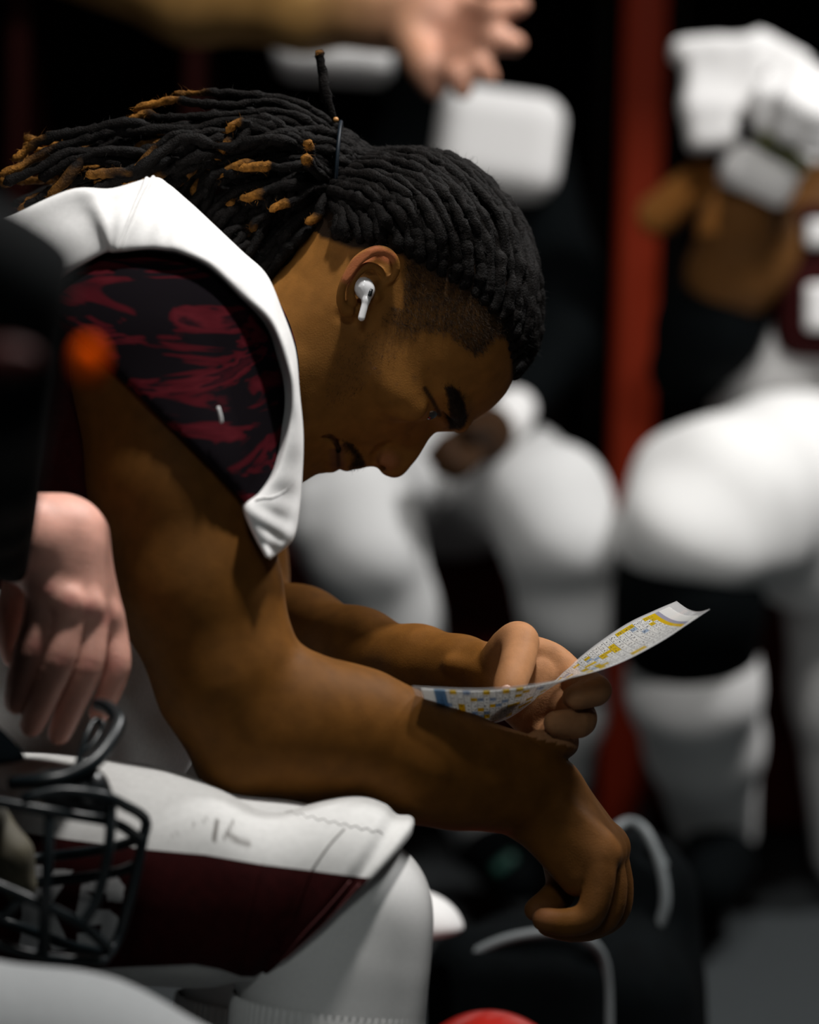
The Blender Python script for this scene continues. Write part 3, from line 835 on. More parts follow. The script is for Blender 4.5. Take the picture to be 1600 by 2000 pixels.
# right hand, bent down at the wrist, little finger side to the camera
for a_, b_, r0, r1 in (((1060, 1550, -.055), (1168, 1672, -.072), 19, 15), ((1070, 1545, -.045), (1180, 1668, -.052), 20, 15),
                       ((1078, 1545, -.030), (1188, 1660, -.030), 20, 15), ((1078, 1548, -.018), (1186, 1655, -.008), 19, 15)):
    B.cap(pc(*a_), pc(*b_), r0 * .001, r1 * .001, 0.012)
B.cap(pc(1052, 1610, -.055), pc(1130, 1715, -.068), 0.017, 0.013, 0.014)          # heel of the hand
B.cap(pc(1075, 1600, -.02), pc(1140, 1700, -.02), 0.018, 0.014, 0.014)
digit(B, [(1172, 1682, -.076), (1168, 1735, -.079), (1150, 1788, -.080), (1105, 1802, -.080), (1062, 1796, -.078)], (11.5, 10.5, 10, 9.2, 8))
digit(B, [(1182, 1678, -.054), (1194, 1735, -.055), (1180, 1790, -.056), (1125, 1812, -.058), (1072, 1806, -.058)], (12, 11, 10.5, 9.6, 8.4))
digit(B, [(1190, 1668, -.031), (1206, 1730, -.031), (1196, 1785, -.032), (1140, 1812, -.034), (1090, 1806, -.036)], (12, 11, 10.5, 9.6, 8.4))
digit(B, [(1190, 1660, -.008), (1204, 1715, -.006), (1202, 1765, -.008), (1155, 1800, -.012), (1110, 1800, -.016)], (12, 11, 10.5, 9.6, 8.4))
digit(B, [(1078, 1610, -.005), (1098, 1690, -.010), (1098, 1735, -.028), (1072, 1763, -.046), (1046, 1777, -.055)], (15, 13, 11.5, 10, 8))
for kx, ky, kd in ((1187, 1652, -.070), (1200, 1648, -.052), (1207, 1640, -.030), (1204, 1634, -.008)):
    B.ell(pc(kx - 8, ky + 8, kd), (0.0085, 0.0085, 0.0075), 0.008)                # knuckles
for t0_, t1_ in (((1100, 1570, -.075), (1175, 1640, -.074)), ((1110, 1558, -.05), (1188, 1634, -.052))):
    B.cap(pc(t0_[0], t0_[1], t0_[2]), pc(t1_[0], t1_[1], t1_[2]), 0.003, 0.0035, 0.010)     # tendons
# left arm, reaching in from behind
limb(B, [(400, 760, .26, 150), (410, 950, .27, 140), (440, 1120, .25, 115), (470, 1210, .22, 92)], 0.02)
limb(B, [(470, 1210, .22, 92), (585, 1236, .17, 82), (700, 1268, .12, 71), (820, 1292, .065, 60), (900, 1304, .035, 52), (965, 1312, .010, 47)], 0.02)
B.cap(pc(880, 1298, .010), pc(960, 1312, -.012), 0.004, 0.003, 0.010)              # tendon of the wrist
LH = -.09                                            # left hand: thumb on the sheet, fingers curled under it
def lh(*p): return (p[0], p[1], p[2] + LH)
B.cap(pc(965, 1312, .01), pc(*lh(1050, 1325, .085)), 0.018, 0.020, 0.012)
B.cap(pc(975, 1325, .008), pc(*lh(1065, 1370, .085)), 0.016, 0.019, 0.012)
B.cap(pc(985, 1340, .008), pc(*lh(1045, 1410, .085)), 0.015, 0.014, 0.012)
for pts_, rs_ in (([(968, 1302, .088), (996, 1262, .072), (1016, 1256, .060), (1010, 1296, .040), (996, 1336, .024), (990, 1358, .018)], (14, 13.5, 12.5, 12, 11, 9)),
                  ([(1040, 1275, .085), (1078, 1288, .085), (1112, 1312, .078), (1150, 1345, .052), (1120, 1362, .035)], (12, 11.5, 10, 9, 8)),
                  ([(1050, 1315, .085), (1105, 1318, .080), (1148, 1338, .060), (1166, 1350, .035), (1128, 1362, .018)], (12.5, 11.5, 10.5, 9.8, 8.4)),
                  ([(1050, 1360, .085), (1100, 1378, .075), (1132, 1398, .055), (1128, 1412, .032), (1085, 1412, .018)], (12.5, 12, 11.5, 10.5, 8.4)),
                  ([(1030, 1400, .085), (1072, 1430, .075), (1100, 1448, .055), (1092, 1454, .036), (1050, 1448, .024)], (11.5, 11, 10.5, 9.8, 8))):
    digit(B, [lh(*p) for p in pts_], rs_)
B.ell(pc(*lh(1012, 1250, .062)), (0.0125, 0.0115, 0.0115), 0.006)
# chest under the jersey joins arms and neck
B.ell(pc(318, 850, .09), (0.072, 0.088, 0.155), 0.03, ax=((0.8, 0.6, 0), (-0.6, 0.8, 0), (0, 0, 1)))
bodyV, bodyF = B.mesh(); bodyV = smooth_verts(bodyV, bodyF, 2, 0.4)
bc = skin_tone(bodyV, 11, np.array((0.135, 0.054, 0.0105)))  # arms darker than the face, shade put into the skin colour
BX = bodyV[:, 0] / (D + bodyV[:, 2]) * FPX + 800; BY = 1000 - bodyV[:, 1] / (D + bodyV[:, 2]) * FPX
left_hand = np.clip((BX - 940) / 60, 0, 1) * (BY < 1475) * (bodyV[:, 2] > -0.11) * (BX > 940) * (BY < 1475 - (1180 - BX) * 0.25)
bc = blend(bc, left_hand * 1.0, (0.44, 0.215, 0.105), 0.75)  # left hand lightened, the light on it is in the colour
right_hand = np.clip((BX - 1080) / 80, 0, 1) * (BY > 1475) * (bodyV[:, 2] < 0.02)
bc = blend(bc, right_hand, (0.12, 0.052, 0.018), 0.6)  # right hand kept dark, its shade is in the colour
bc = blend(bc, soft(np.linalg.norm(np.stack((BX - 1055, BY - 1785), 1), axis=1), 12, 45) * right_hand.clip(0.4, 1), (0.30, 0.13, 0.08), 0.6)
bc = blend(bc, np.clip((560 - BX) / 300, 0, 1) * (BY > 560), (0.095, 0.042, 0.010), 0.75)  # upper arm darkened leftwards, shade painted into the skin
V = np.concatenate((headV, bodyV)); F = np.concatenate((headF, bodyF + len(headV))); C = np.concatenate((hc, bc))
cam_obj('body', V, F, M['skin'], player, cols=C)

# fingernails
def nail(c, r, ax, parent, mat):
    N = Vol(np.asarray(c) - 0.012, np.asarray(c) + 0.012, 0.0007); N.ell(c, r, 0, ax=ax); v, f = N.mesh(); cam_obj('fingernail', v, f, mat, parent)
M['nail'] = material('fingernail', (0.45, 0.25, 0.18), 0.3)
nail(pc(990, 1356, -.0815), (0.0050, 0.0065, 0.0016), ((1, .1, 0), (-.1, 1, 0), (0, 0, 1)), player, M['nail'])

# ================================================================ the reading player: clothes
jersey = link(bpy.data.objects.new('jersey', None), player)
E_ = [(40, 700), (62, 640), (80, 580), (130, 530), (200, 489), (220, 487), (236, 485), (290, 480), (330, 483), (352, 488), (410, 515), (470, 570), (530, 628), (560, 700), (573, 762), (569, 830), (545, 915), (512, 965), (483, 994), (497, 1040), (520, 1085)]
O_ = [(-220, 660), (-150, 560), (-60, 458), (30, 420), (140, 373), (218, 371), (297, 350), (328, 363), (362, 391), (388, 414), (470, 491), (519, 538), (549, 607), (574, 682), (582, 762), (590, 850), (588, 930), (582, 1000), (571, 1050), (548, 1074), (526, 1091)]
rows = []
for i, (e, o) in enumerate(zip(E_, O_)):
    e = np.array(e, float); o = np.array(o, float); s_ = i / 20
    de = np.interp(i, (0, 3, 8, 12, 15, 18, 20), (-.10, -.125, -.140, -.137, -.150, -.182, -.175))
    do = np.interp(i, (0, 3, 5, 7, 10, 13, 16, 18, 20), (-.085, -.098, -.095, -.070, -.075, -.100, -.120, -.145, -.160))
    inw = unit(np.array((330, 760)) - o)
    wide = np.linalg.norm(e - o)
    rows.append([(*(e + inw * 16), de + .040), (*(e + inw * 4), de + .012), (*e, de), (*(e * .62 + o * .38 - inw * 1), de * .7 + do * .3 - .006), (*(e * .25 + o * .75 - inw * 1), de * .3 + do * .7 - .004), (*o, do),
                 (*(o + inw * 10), do + .035), (*(o + inw * 45), do + .085), (*(o + inw * 110), do + .14)])
G = np.array([[pc(*p) for p in r] for r in rows])
NR, NC = 200, 56
G1 = np.stack([catmull(G[:, j], NR) for j in range(G.shape[1])], 1)
G2_ = np.stack([catmull(G1[i], NC) for i in range(NR)], 0)
uu = np.linspace(0, 20, NR)[:, None]; vv = np.linspace(0, 1, NC)[None]
mid = np.clip(1 - np.abs(vv - 0.45) / 0.22, 0, 1)
fold = (0.0085 * np.sin(uu * 2.6 + 0.6 + vv * 2) * np.clip((6.2 - uu) / 3, 0, 1) + 0.0012 * np.sin(uu * 7 + vv * 3)) * mid
G2_[:, :, 2] -= fold
G2_[:, :, 1] += 0.0016 * np.exp(-((uu - 6.0) / 0.16) ** 2) * mid                    # the shoulder seam is a small welt
yoke = cam_obj('shoulder_yoke', G2_.reshape(-1, 3), grid_faces(NR, NC), M['white'], jersey); add_modifier_solid(yoke, 0.0018)
N2_ = np.cross(np.gradient(G2_, axis=1), np.gradient(G2_, axis=0)); N2_ /= np.linalg.norm(N2_, axis=2, keepdims=True) + 1e-12
N2_ *= np.sign(-N2_[:, :, 2:3] + 0.3 * N2_[:, :, 1:2] + 1e-9)
for off in (-0.10, 0.10):
    i = int((6.0 + off) / 20 * (NR - 1)); j = np.unique(np.linspace(0.25 * (NC - 1), 0.66 * (NC - 1), 22).astype(int))
    V, F = sweep(G2_[i, j] + N2_[i, j] * 0.0008, 0.0013, 8); cam_obj('shoulder_seam', V, F, M['white'], jersey)
i0 = int(16.3 / 20 * (NR - 1))
V, F = sweep(np.array([G2_[int(np.interp(t, (0, 1), (17.4, 15.6)) / 20 * (NR - 1)), int(np.interp(t, (0, 1), (0.26, 0.62)) * (NC - 1))] - (0, 0, .0015) for t in np.linspace(0, 1, 16)]), 0.0006, 5)
cam_obj('chest_seam', V, F, M['white'], jersey)

# jersey body and the far shoulder
J = vol_px(-420, 640, 380, 1700, -0.16, 0.40, 0.005)
J.ell(pc(200, 880, .10), (0.105, 0.12, 0.19), 0.05, ax=((0.8, 0.6, 0), (-0.6, 0.8, 0), (0, 0, 1)))
J.ell(pc(60, 1120, .10), (0.115, 0.14, 0.165), 0.05, ax=((0.8, 0.6, 0), (-0.6, 0.8, 0), (0, 0, 1)))
J.ell(pc(0, 1330, .10), (0.125, 0.10, 0.165), 0.05)
J.ell(pc(90, 1440, .09), (0.11, 0.06, 0.15), 0.04)
J.ell(pc(330, 720, .30), (0.085, 0.09, 0.06), 0.04)
J.ell(pc(322, 855, .09), (0.083, 0.098, 0.168), 0.03, ax=((0.8, 0.6, 0), (-0.6, 0.8, 0), (0, 0, 1)))
V, F = J.mesh(); V = smooth_verts(V, F, 3); nz = normals_of(V, F)
V = V + nz * (0.004 * np.sin(V[:, 1] * 70 + 6 * np.sin(V[:, 0] * 20)) * np.clip((0.0 - V[:, 1]) / 0.1, 0, 1))[:, None]
fc = V[F].mean(1); fx_ = fc[:, 0] / (D + fc[:, 2]) * FPX + 800; fy_ = 1000 - fc[:, 1] / (D + fc[:, 2]) * FPX
shade_f = (fc[:, 2] < 0.03) & (fy_ < 1215 + (fx_ - 200) * 0.3)
cam_obj('jersey_body', V, F[~shade_f], M['white'], jersey)
cam_obj('side_or_shade_panel', V, F[shade_f], M['maroon'], jersey)                             # shade under the arm, put in as a dark maroon panel

# patterned undershirt sleeve inside the shoulder opening
M['camo'] = bpy.data.materials.new('maroon_streak_print'); M['camo'].use_nodes = True
nt = M['camo'].node_tree; b = nt.nodes['Principled BSDF']; b.inputs['Roughness'].default_value = 0.9; b.inputs['Specular IOR Level'].default_value = 0.03
tc = nt.nodes.new('ShaderNodeTexCoord'); mp = nt.nodes.new('ShaderNodeMapping'); nt.links.new(tc.outputs['Object'], mp.inputs[0])
mp.inputs['Rotation'].default_value = (0, math.radians(9), 0); mp.inputs['Scale'].default_value = (6.5, 10, 30)
no = nt.nodes.new('ShaderNodeTexNoise'); no.inputs['Scale'].default_value = 1.25; no.inputs['Detail'].default_value = 3.5; no.inputs['Roughness'].default_value = 0.62; no.inputs['Distortion'].default_value = 0.9
nt.links.new(mp.outputs[0], no.inputs['Vector'])
rp = nt.nodes.new('ShaderNodeValToRGB'); rp.color_ramp.interpolation = 'LINEAR'
el = rp.color_ramp.elements; el[0].position = 0.485; el[0].color = (0.006, 0.0045, 0.006, 1); el[1].position = 0.51; el[1].color = (0.050, 0.005, 0.008, 1)
e3 = el.new(0.575); e3.color = (0.075, 0.008, 0.012, 1); e4 = el.new(0.61); e4.color = (0.012, 0.004, 0.006, 1); e5 = el.new(0.68); e5.color = (0.035, 0.005, 0.008, 1)
nt.links.new(no.outputs[0], rp.inputs[0]); nt.links.new(rp.outputs[0], b.inputs['Base Color'])
U = vol_px(20, 640, 440, 1080, -0.21, 0.12, 0.003)
U.ell(pc(292, 735, -.045), (mm(288), mm(285), 0.098), 0.02)
for (a, b_) in zip(R_UP[:2], R_UP[1:3]):
    U.cap(pc(*a[:3]), pc(*b_[:3]), mm(a[3], a[2]) + .005, mm(b_[3], b_[2]) + .005, 0.05)
cp = pc(482, 990, -.15); U.cut(cp, unit((-0.70, -0.70, -0.10)), 0.003)
V, F = U.mesh(); V = smooth_verts(V, F, 1)
cam_obj('undershirt_sleeve', V, F, M['camo'], jersey)
V, F = sweep(catmull([pc(*p) for p in ((426, 795, -.185), (431, 812, -.186), (433, 826, -.186))], 8), 0.0012, 6)
cam_obj('sleeve_mark', V, F, M['letter'], jersey)

# pants: thigh loft (top px, bottom px, centre depth, half depth)
pants = link(bpy.data.objects.new('pants', None), player)
SEC = [((-420, 1440), (-420, 1960), -.09, .088), ((-120, 1468), (-130, 1945), -.11, .086), ((120, 1480), (90, 1925), -.13, .084), ((300, 1492), (260, 1922), -.145, .082), ((420, 1519), (390, 1920), -.155, .079),
       ((520, 1550), (455, 1917), -.155, .076), ((640, 1554), (480, 1914), -.155, .074), ((730, 1564), (490, 1911), -.155, .072), ((785, 1592), (500, 1908), -.155, .071), ((806, 1620), (505, 1906), -.155, .070)]
sT = catmull([pc(*a[0], a[2]) for a in SEC], 220); sB = catmull([pc(*a[1], a[2]) for a in SEC], 220)
sR = np.interp(np.linspace(0, len(SEC) - 1, 220), range(len(SEC)), [a[3] for a in SEC])
TH = np.linspace(0, 2 * np.pi, 140, endpoint=False)
cth, sth = np.cos(TH), np.sin(TH)
sup = lambda c: np.sign(c) * np.abs(c) ** 0.9
PG = ((sT + sB) / 2)[:, None] + ((sT - sB) / 2)[:, None] * sup(cth)[None, :, None]
PG[:, :, 2] -= sR[:, None] * sup(sth)[None]
uu = np.linspace(0, 1, 220)[:, None]
wr = 0.0026 * np.sin(uu * 60 + 2 * cth[None] + 1.5 * np.sin(uu * 17)) * np.clip((uu - 0.80) / 0.12, 0, 1) * np.clip(cth + 0.1, 0, 1)[None]
wr += 0.0012 * np.sin(uu * 24 + 3 * cth[None])
nrm_ = PG - ((sT + sB) / 2)[:, None]; nrm_ /= np.linalg.norm(nrm_, axis=2, keepdims=True)
PG = PG + nrm_ * wr[:, :, None]
# pressed in under the elbow
ex = pc(500, 1500, -.14); dd_ = np.exp(-(((PG[:, :, 0] - ex[0]) / 0.045) ** 2 + ((PG[:, :, 2] - ex[2]) / 0.06) ** 2)) * np.clip(cth, 0, 1)[None]
PG[:, :, 1] -= 0.012 * dd_
PX_ = PG[:, :, 0] / (D + PG[:, :, 2]) * FPX + 800; PY_ = 1000 - PG[:, :, 1] / (D + PG[:, :, 2]) * FPX
i = np.arange(219)[:, None] * 140; j = np.arange(140)[None]; j2 = (j + 1) % 140
Fp = np.stack((i + j, i + j2, i + 140 + j2, i + 140 + j), -1).reshape(-1, 4)
fp = np.stack((PX_.ravel(), PY_.ravel()), 1)
pcx = np.tile(np.array((0.62, 0.615, 0.60)), (len(fp), 1)); nearm = np.tile(sth > 0, 220)
for line, r0, amt in (([(418, 1642), (424, 1606)], 6, .6), ([(436, 1642), (446, 1622), (456, 1604)], 3, .6), ([(446, 1632), (465, 1644), (484, 1650)], 9, .45), ([(398, 1610), (402, 1600)], 3, .4), ([(375, 1620), (380, 1606)], 3, .35), ([(330, 1640), (350, 1625)], 4, .2)):
    pcx = blend(pcx, soft(poly_dist(fp, line), r0 * .3, r0) * nearm, (0.07, 0.058, 0.048), min(1.0, amt * 1.45))
pl = cam_obj('pant_leg', PG.reshape(-1, 3), Fp[:, ::-1], M['pants'], pants, cols=pcx); add_modifier_solid(pl, 0.002)


def on_pants(x, y, lift=0.0008):
    """point of the near side of the thigh seen at a pixel (bilinear in the loft grid)"""
    m_ = (PX_ - x) ** 2 + (PY_ - y) ** 2 + np.where(sth[None] > 0, 0, 1e9)
    a, b_ = np.unravel_index(np.argmin(m_), m_.shape)
    a = min(max(a, 1), 218); b_ = min(max(b_, 1), 138)
    J_ = np.array(((PX_[a + 1, b_] - PX_[a - 1, b_], PX_[a, b_ + 1] - PX_[a, b_ - 1]), (PY_[a + 1, b_] - PY_[a - 1, b_], PY_[a, b_ + 1] - PY_[a, b_ - 1]))) / 2
    ds = np.clip(np.linalg.solve(J_ + np.eye(2) * 1e-6, np.array((x - PX_[a, b_], y - PY_[a, b_]))), -1, 1)
    p = PG[a, b_] + (PG[a + 1, b_] - PG[a - 1, b_]) / 2 * ds[0] + (PG[a, b_ + 1] - PG[a, b_ - 1]) / 2 * ds[1]
    return p + nrm_[a, b_] * lift


UPL = np.array([(-420, 1570), (-100, 1610), (30, 1626), (130, 1641), (280, 1660), (400, 1671), (510, 1690), (610, 1702), (712, 1716)], float)
LOL = np.array([(-420, 1880), (-100, 1890), (100, 1892), (250, 1884), (380, 1879), (430, 1888), (472, 1902), (503, 1903)], float)
near_idx = np.flatnonzero(sth >= 0)
sp_rows = []
for a in range(219):
    xs, ys = PX_[a, near_idx], PY_[a, near_idx]
    yu = np.interp(xs, UPL[:, 0], UPL[:, 1]); yl = np.where(xs > 503, 1e5, np.interp(xs, LOL[:, 0], LOL[:, 1]))
    g0, g1 = ys - yu, yl - ys
    ok = np.flatnonzero((g0 >= 0) & (g1 >= 0))
    if len(ok) < 2: continue
    k0, k1 = float(ok[0]), float(ok[-1])
    if ok[0] > 0: k0 = ok[0] - g0[ok[0]] / (g0[ok[0]] - g0[ok[0] - 1])
    if ok[-1] < len(near_idx) - 1 and g1[ok[-1]] < 1e3: k1 = ok[-1] + g1[ok[-1]] / (g1[ok[-1]] - g1[ok[-1] + 1])
    tk = np.linspace(k0, k1, 30); i0_ = np.clip(np.floor(tk).astype(int), 0, len(near_idx) - 1); fr = (tk - i0_)[:, None]; i1_ = np.minimum(i0_ + 1, len(near_idx) - 1)
    p = PG[a, near_idx[i0_]] * (1 - fr) + PG[a, near_idx[i1_]] * fr; n_ = nrm_[a, near_idx[i0_]]
    sp_rows.append(p + n_ * 0.0022)
SP_ = np.array(sp_rows); cam_obj('side_stripe', SP_.reshape(-1, 3), grid_faces(len(SP_), 30), M['maroon'], pants)


def stitch(pts, r, mat, n=20, lift=0.003, dash=None, name='seam_stitching', parent=pants):
    L = catmull(np.array(pts, float), n); P = np.array([on_pants(x, y, lift) for x, y in L])
    V, F = sweep(P, r, 5); return cam_obj(name, V, F, mat, parent)


M['thread'] = material('pale_thread', (0.5, 0.42, 0.38), 0.7); M['redthread'] = material('red_thread', (0.16, 0.04, 0.04), 0.7); M['greythread'] = material('grey_thread', (0.25, 0.24, 0.23), 0.7)
for dx, dy in ((0, 0), (22, 6)):
    stitch([(552 + dx, 1874 + dy * .3), (590 + dx, 1826), (640 + dx, 1772), (682 + dx * .8, 1722 + dy)], 0.0004, M['redthread'], 24)
stitch([(512, 1690), (500, 1740), (484, 1810), (472, 1895)], 0.0006, M['maroon'], 30)
stitch([(608, 1702), (580, 1770), (545, 1850)], 0.0005, M['maroon'], 24)
stitch([(610, 1698), (640, 1655), (672, 1620)], 0.0008, M['greythread'], 24, 0.0012, name='hem_seam')
zz = [(505 + 10.5 * q, np.interp(505 + 10.5 * q, (505, 560, 640, 745), (1562, 1588, 1606, 1628)) + (3 if q % 2 else -3)) for q in range(24)]
vs, fs = [], []
for q in range(23):
    V, F = sweep(np.array([on_pants(*zz[q], .0012), on_pants(*zz[q + 1], .0012)]), 0.00035, 4, cap=False); fs += [tuple(x + len(np.concatenate(vs)) if vs else x for x in f) for f in F]; vs.append(V)
cam_obj('zigzag_stitching', np.concatenate(vs), fs, M['greythread'], pants)


def printed(polys, name, mat, parent, cell=2.0, lift=0.0034):
    for poly in polys:
        poly = np.array(poly, float); x0, y0 = poly.min(0); x1, y1 = poly.max(0)
        xs = np.arange(x0, x1 + cell, cell); ys = np.arange(y0, y1 + cell, cell)
        cc = np.array([(x + cell / 2, y + cell / 2) for x in xs[:-1] for y in ys[:-1]]); inside = in_poly(cc, poly).reshape(len(xs) - 1, len(ys) - 1)
        vid = {}; V = []; F = []
        def vert(a, b_):
            if (a, b_) not in vid:
                vid[(a, b_)] = len(V); V.append(on_pants(xs[a], ys[b_], lift))
            return vid[(a, b_)]
        for a, b_ in np.argwhere(inside): F.append((vert(a, b_), vert(a, b_ + 1), vert(a + 1, b_ + 1), vert(a + 1, b_)))
        cam_obj(name, np.array(V), F, mat, parent)


K_ = [(48, 1688), (84, 1690), (82, 1742), (108, 1697), (144, 1700), (100, 1766), (142, 1850), (104, 1850), (80, 1800), (76, 1850), (40, 1848)]
S_ = [(160, 1726), (230, 1712), (244, 1730), (240, 1760), (210, 1758), (211, 1744), (166, 1739), (184, 1752), (172, 1775), (215, 1774), (233, 1790), (226, 1840), (204, 1852), (152, 1846), (153, 1817), (197, 1820), (200, 1803), (162, 1802), (150, 1780)]
printed([K_], 'letter_k', M['letter'], pants); printed([S_], 'letter_s', M['letter'], pants)

# hips and the far thigh
Q = vol_px(-450, 840, 1250, 2020, -0.16, 0.42, 0.005)
Q.ell(pc(-120, 1600, .09), (0.16, 0.085, 0.18), 0.04)
limb(Q, [(-100, 1560, .22, 190), (300, 1545, .26, 170), (520, 1535, .27, 150), (600, 1560, .27, 140)], 0.03)
V, F = Q.mesh(); V = smooth_verts(V, F, 2); cam_obj('far_pant_leg', V, F, M['pants'], pants, cols=np.tile((0.70, 0.69, 0.67), (len(V), 1)))

# leggings under the pants, ribbed socks, shoes
for far, (dz, dx) in enumerate(((-.055, 0), (.36, -110))):
    Lg = vol_px(250 + dx, 860 + dx, 1560, 2700, -0.19 + dz, 0.0 + dz, 0.0028)
    limb(Lg, [(380 + dx, 1715, -.10 + dz, 178), (560 + dx, 1745, -.10 + dz, 165), (655 + dx, 1790, -.10 + dz, 152), (664 + dx, 1840, -.10 + dz, 155)], 0.02)
    limb(Lg, [(664 + dx, 1800, -.10 + dz, 156), (655 + dx, 1900, -.10 + dz, 164), (645 + dx, 2010, -.10 + dz, 164), (622 + dx, 2200, -.10 + dz, 150), (600 + dx, 2650, -.10 + dz, 105)], 0.02)
    Lg.ell(pc(722 + dx, 1770, -.10 + dz), (mm(98), mm(105), 0.045), 0.02)
    V, F = Lg.mesh(); V = smooth_verts(V, F, 2); cam_obj('legging', V, F, M['legging'], player)
    sec = [(641, 1957, 181, 0.0), (638, 1990, 183, 0.0), (632, 2100, 183, 0), (622, 2200, 168, 0), (600, 2650, 122, 0), (595, 2950, 105, 0), (590, 3130, 110, 0)]
    rws = []; nS = 300; a_ = np.linspace(0, 2 * np.pi, nS, endpoint=False)
    cen = catmull([pc(x + dx, y, -.10 + dz) for x, y, r, z in sec], 60); rad = np.interp(np.linspace(0, 6, 60), range(7), [mm(r, -.1 + dz) for x, y, r, z in sec])
    rib = 0.0011 * np.sign(np.sin(a_ * 75)) * np.abs(np.sin(a_ * 75)) ** 0.5
    tilt = unit((1, -0.115, 0))
    for q in range(60):
        rr_ = rad[q] + 0.0022 + rib * (1 if q > 0 else 0.2) + (0.0012 * math.sin(q * 3.1) if q < 2 else 0)
        rws.append(cen[q] + (np.cos(a_) * rr_)[:, None] * tilt + (np.sin(a_) * rr_)[:, None] * np.array((0, 0, -1.0)))
    V = np.array(rws).reshape(-1, 3); i = np.arange(59)[:, None] * nS; j = np.arange(nS)[None]; j2 = (j + 1) % nS
    cam_obj('ribbed_sock', V, np.stack((i + j, i + j2, i + nS + j2, i + nS + j), -1).reshape(-1, 4)[:, ::-1], M['legging'], player)
    Sh = vol_px(400 + dx, 1050 + dx, 2950, 3330, -0.19 + dz, 0.0 + dz, 0.004)
    Sh.chain([pc(560 + dx, 3190, -.10 + dz), pc(700 + dx, 3215, -.10 + dz), pc(880 + dx, 3250, -.10 + dz)], (0.042, 0.040, 0.026), 0.02)
    Sh.cap(pc(590 + dx, 3080, -.10 + dz), pc(580 + dx, 3180, -.10 + dz), 0.040, 0.044, 0.02)
    V, F = Sh.mesh(); Vw = to_world(V); Vw[:, 2] = np.maximum(Vw[:, 2], 0.004)
    mesh_from('shoe', Vw, F[:, ::-1], M['blackcloth'], player)


# ================================================================ earbud and laminated sheet
eb = thing('wireless_earbud', 'white wireless earbud in the ear of the player with dreadlocks', 'earbud')
EV = Vol(qp(680, 650, 96), qp(760, 545, 60), 0.0005)
EV.ell(qp(713, 574, 82), (0.0069, 0.0071, 0.0075), 0.001)
EV.ell(qp(717, 582, 81), (0.0062, 0.0070, 0.0065), 0.003)
EV.cap(qp(722, 580, 84), qp(718, 600, 86), 0.0030, 0.0026, 0.004)
EV.cap(qp(718, 600, 86), qp(709.5, 633, 87), 0.0026, 0.0026, 0.002)
v, f = EV.mesh(); cam_obj('shell', v, f, M['earbud'], eb)
V, F = sweep(np.array([qp(727.5, 580, 87.2), qp(724.5, 592, 88.6)]), 0.0014, 10); cam_obj('vent_slot', V, F, M['blackplastic'], eb)
V, F = sweep(np.array([qp(709.3, 634, 87), qp(708.6, 637, 87)]), 0.0022, 12); cam_obj('stem_cap', V, F, material('grey_metal_ring', (0.4, 0.4, 0.42), 0.3, metal=0.8), eb)

# the sheet: clear laminate around a printed table, curling up to the right
cardm = bpy.data.materials.new('printed_laminate'); cardm.use_nodes = True
nt = cardm.node_tree; n = nt.nodes; b = n['Principled BSDF']; lk_ = nt.links.new
def N(t, **kw):
    x = n.new(t)
    for k, v_ in kw.items(): setattr(x, k, v_)
    return x
def mth(op, a, b_=None, c=None):
    x = N('ShaderNodeMath', operation=op)
    for i, q in enumerate((a, b_, c)):
        if q is None: continue
        if isinstance(q, (int, float)): x.inputs[i].default_value = q
        else: lk_(q, x.inputs[i])
    return x.outputs[0]
def mixc(f, a, b_):
    x = N('ShaderNodeMix', data_type='RGBA')
    lk_(f, x.inputs['Factor'])
    for i, q in ((6, a), (7, b_)):
        if isinstance(q, tuple): x.inputs[i].default_value = (*q, 1)
        else: lk_(q, x.inputs[i])
    return x.outputs[2]
uvn = N('ShaderNodeUVMap'); sx = N('ShaderNodeSeparateXYZ'); lk_(uvn.outputs[0], sx.inputs[0]); u_, v_ = sx.outputs[0], sx.outputs[1]
NU, NV = 44, 9
cu = mth('MULTIPLY', u_, NU); cv = mth('MULTIPLY', v_, NV); iu = mth('FLOOR', cu); iv = mth('FLOOR', cv); fu = mth('FRACT', cu); fv = mth('FRACT', cv)
cmb = N('ShaderNodeCombineXYZ'); lk_(iu, cmb.inputs[0]); lk_(iv, cmb.inputs[1]); wn = N('ShaderNodeTexWhiteNoise', noise_dimensions='2D'); lk_(cmb.outputs[0], wn.inputs['Vector'])
paper = (0.86, 0.86, 0.84)
yel = mth('GREATER_THAN', wn.outputs['Value'], 0.87); blu = mth('LESS_THAN', wn.outputs['Value'], 0.05)
c1 = mixc(yel, paper, (0.78, 0.56, 0.01)); c1 = mixc(blu, c1, (0.42, 0.52, 0.66))
# small dark type in each cell
tx = N('ShaderNodeTexNoise'); cmb2 = N('ShaderNodeCombineXYZ'); lk_(mth('MULTIPLY', u_, 260), cmb2.inputs[0]); lk_(mth('MULTIPLY', v_, 34), cmb2.inputs[1]); lk_(cmb2.outputs[0], tx.inputs['Vector']); tx.inputs['Scale'].default_value = 1.0; tx.inputs['Detail'].default_value = 1
ink = mth('MULTIPLY', mth('GREATER_THAN', tx.outputs[0], 0.55), mth('MULTIPLY', mth('MULTIPLY', mth('GREATER_THAN', fv, 0.22), mth('LESS_THAN', fv, 0.78)), mth('MULTIPLY', mth('GREATER_THAN', fu, 0.15), mth('LESS_THAN', fu, 0.85))))
c2 = mixc(ink, c1, (0.05, 0.05, 0.06))
lines = mth('MAXIMUM', mth('LESS_THAN', fu, 0.07), mth('MULTIPLY', mth('LESS_THAN', fv, 0.06), 0.6)); c2 = mixc(lines, c2, (0.16, 0.16, 0.18))
head_ = mth('MULTIPLY', mth('GREATER_THAN', u_, 0.905), mth('LESS_THAN', u_, 0.925)); c2 = mixc(head_, c2, (0.75, 0.52, 0.01))
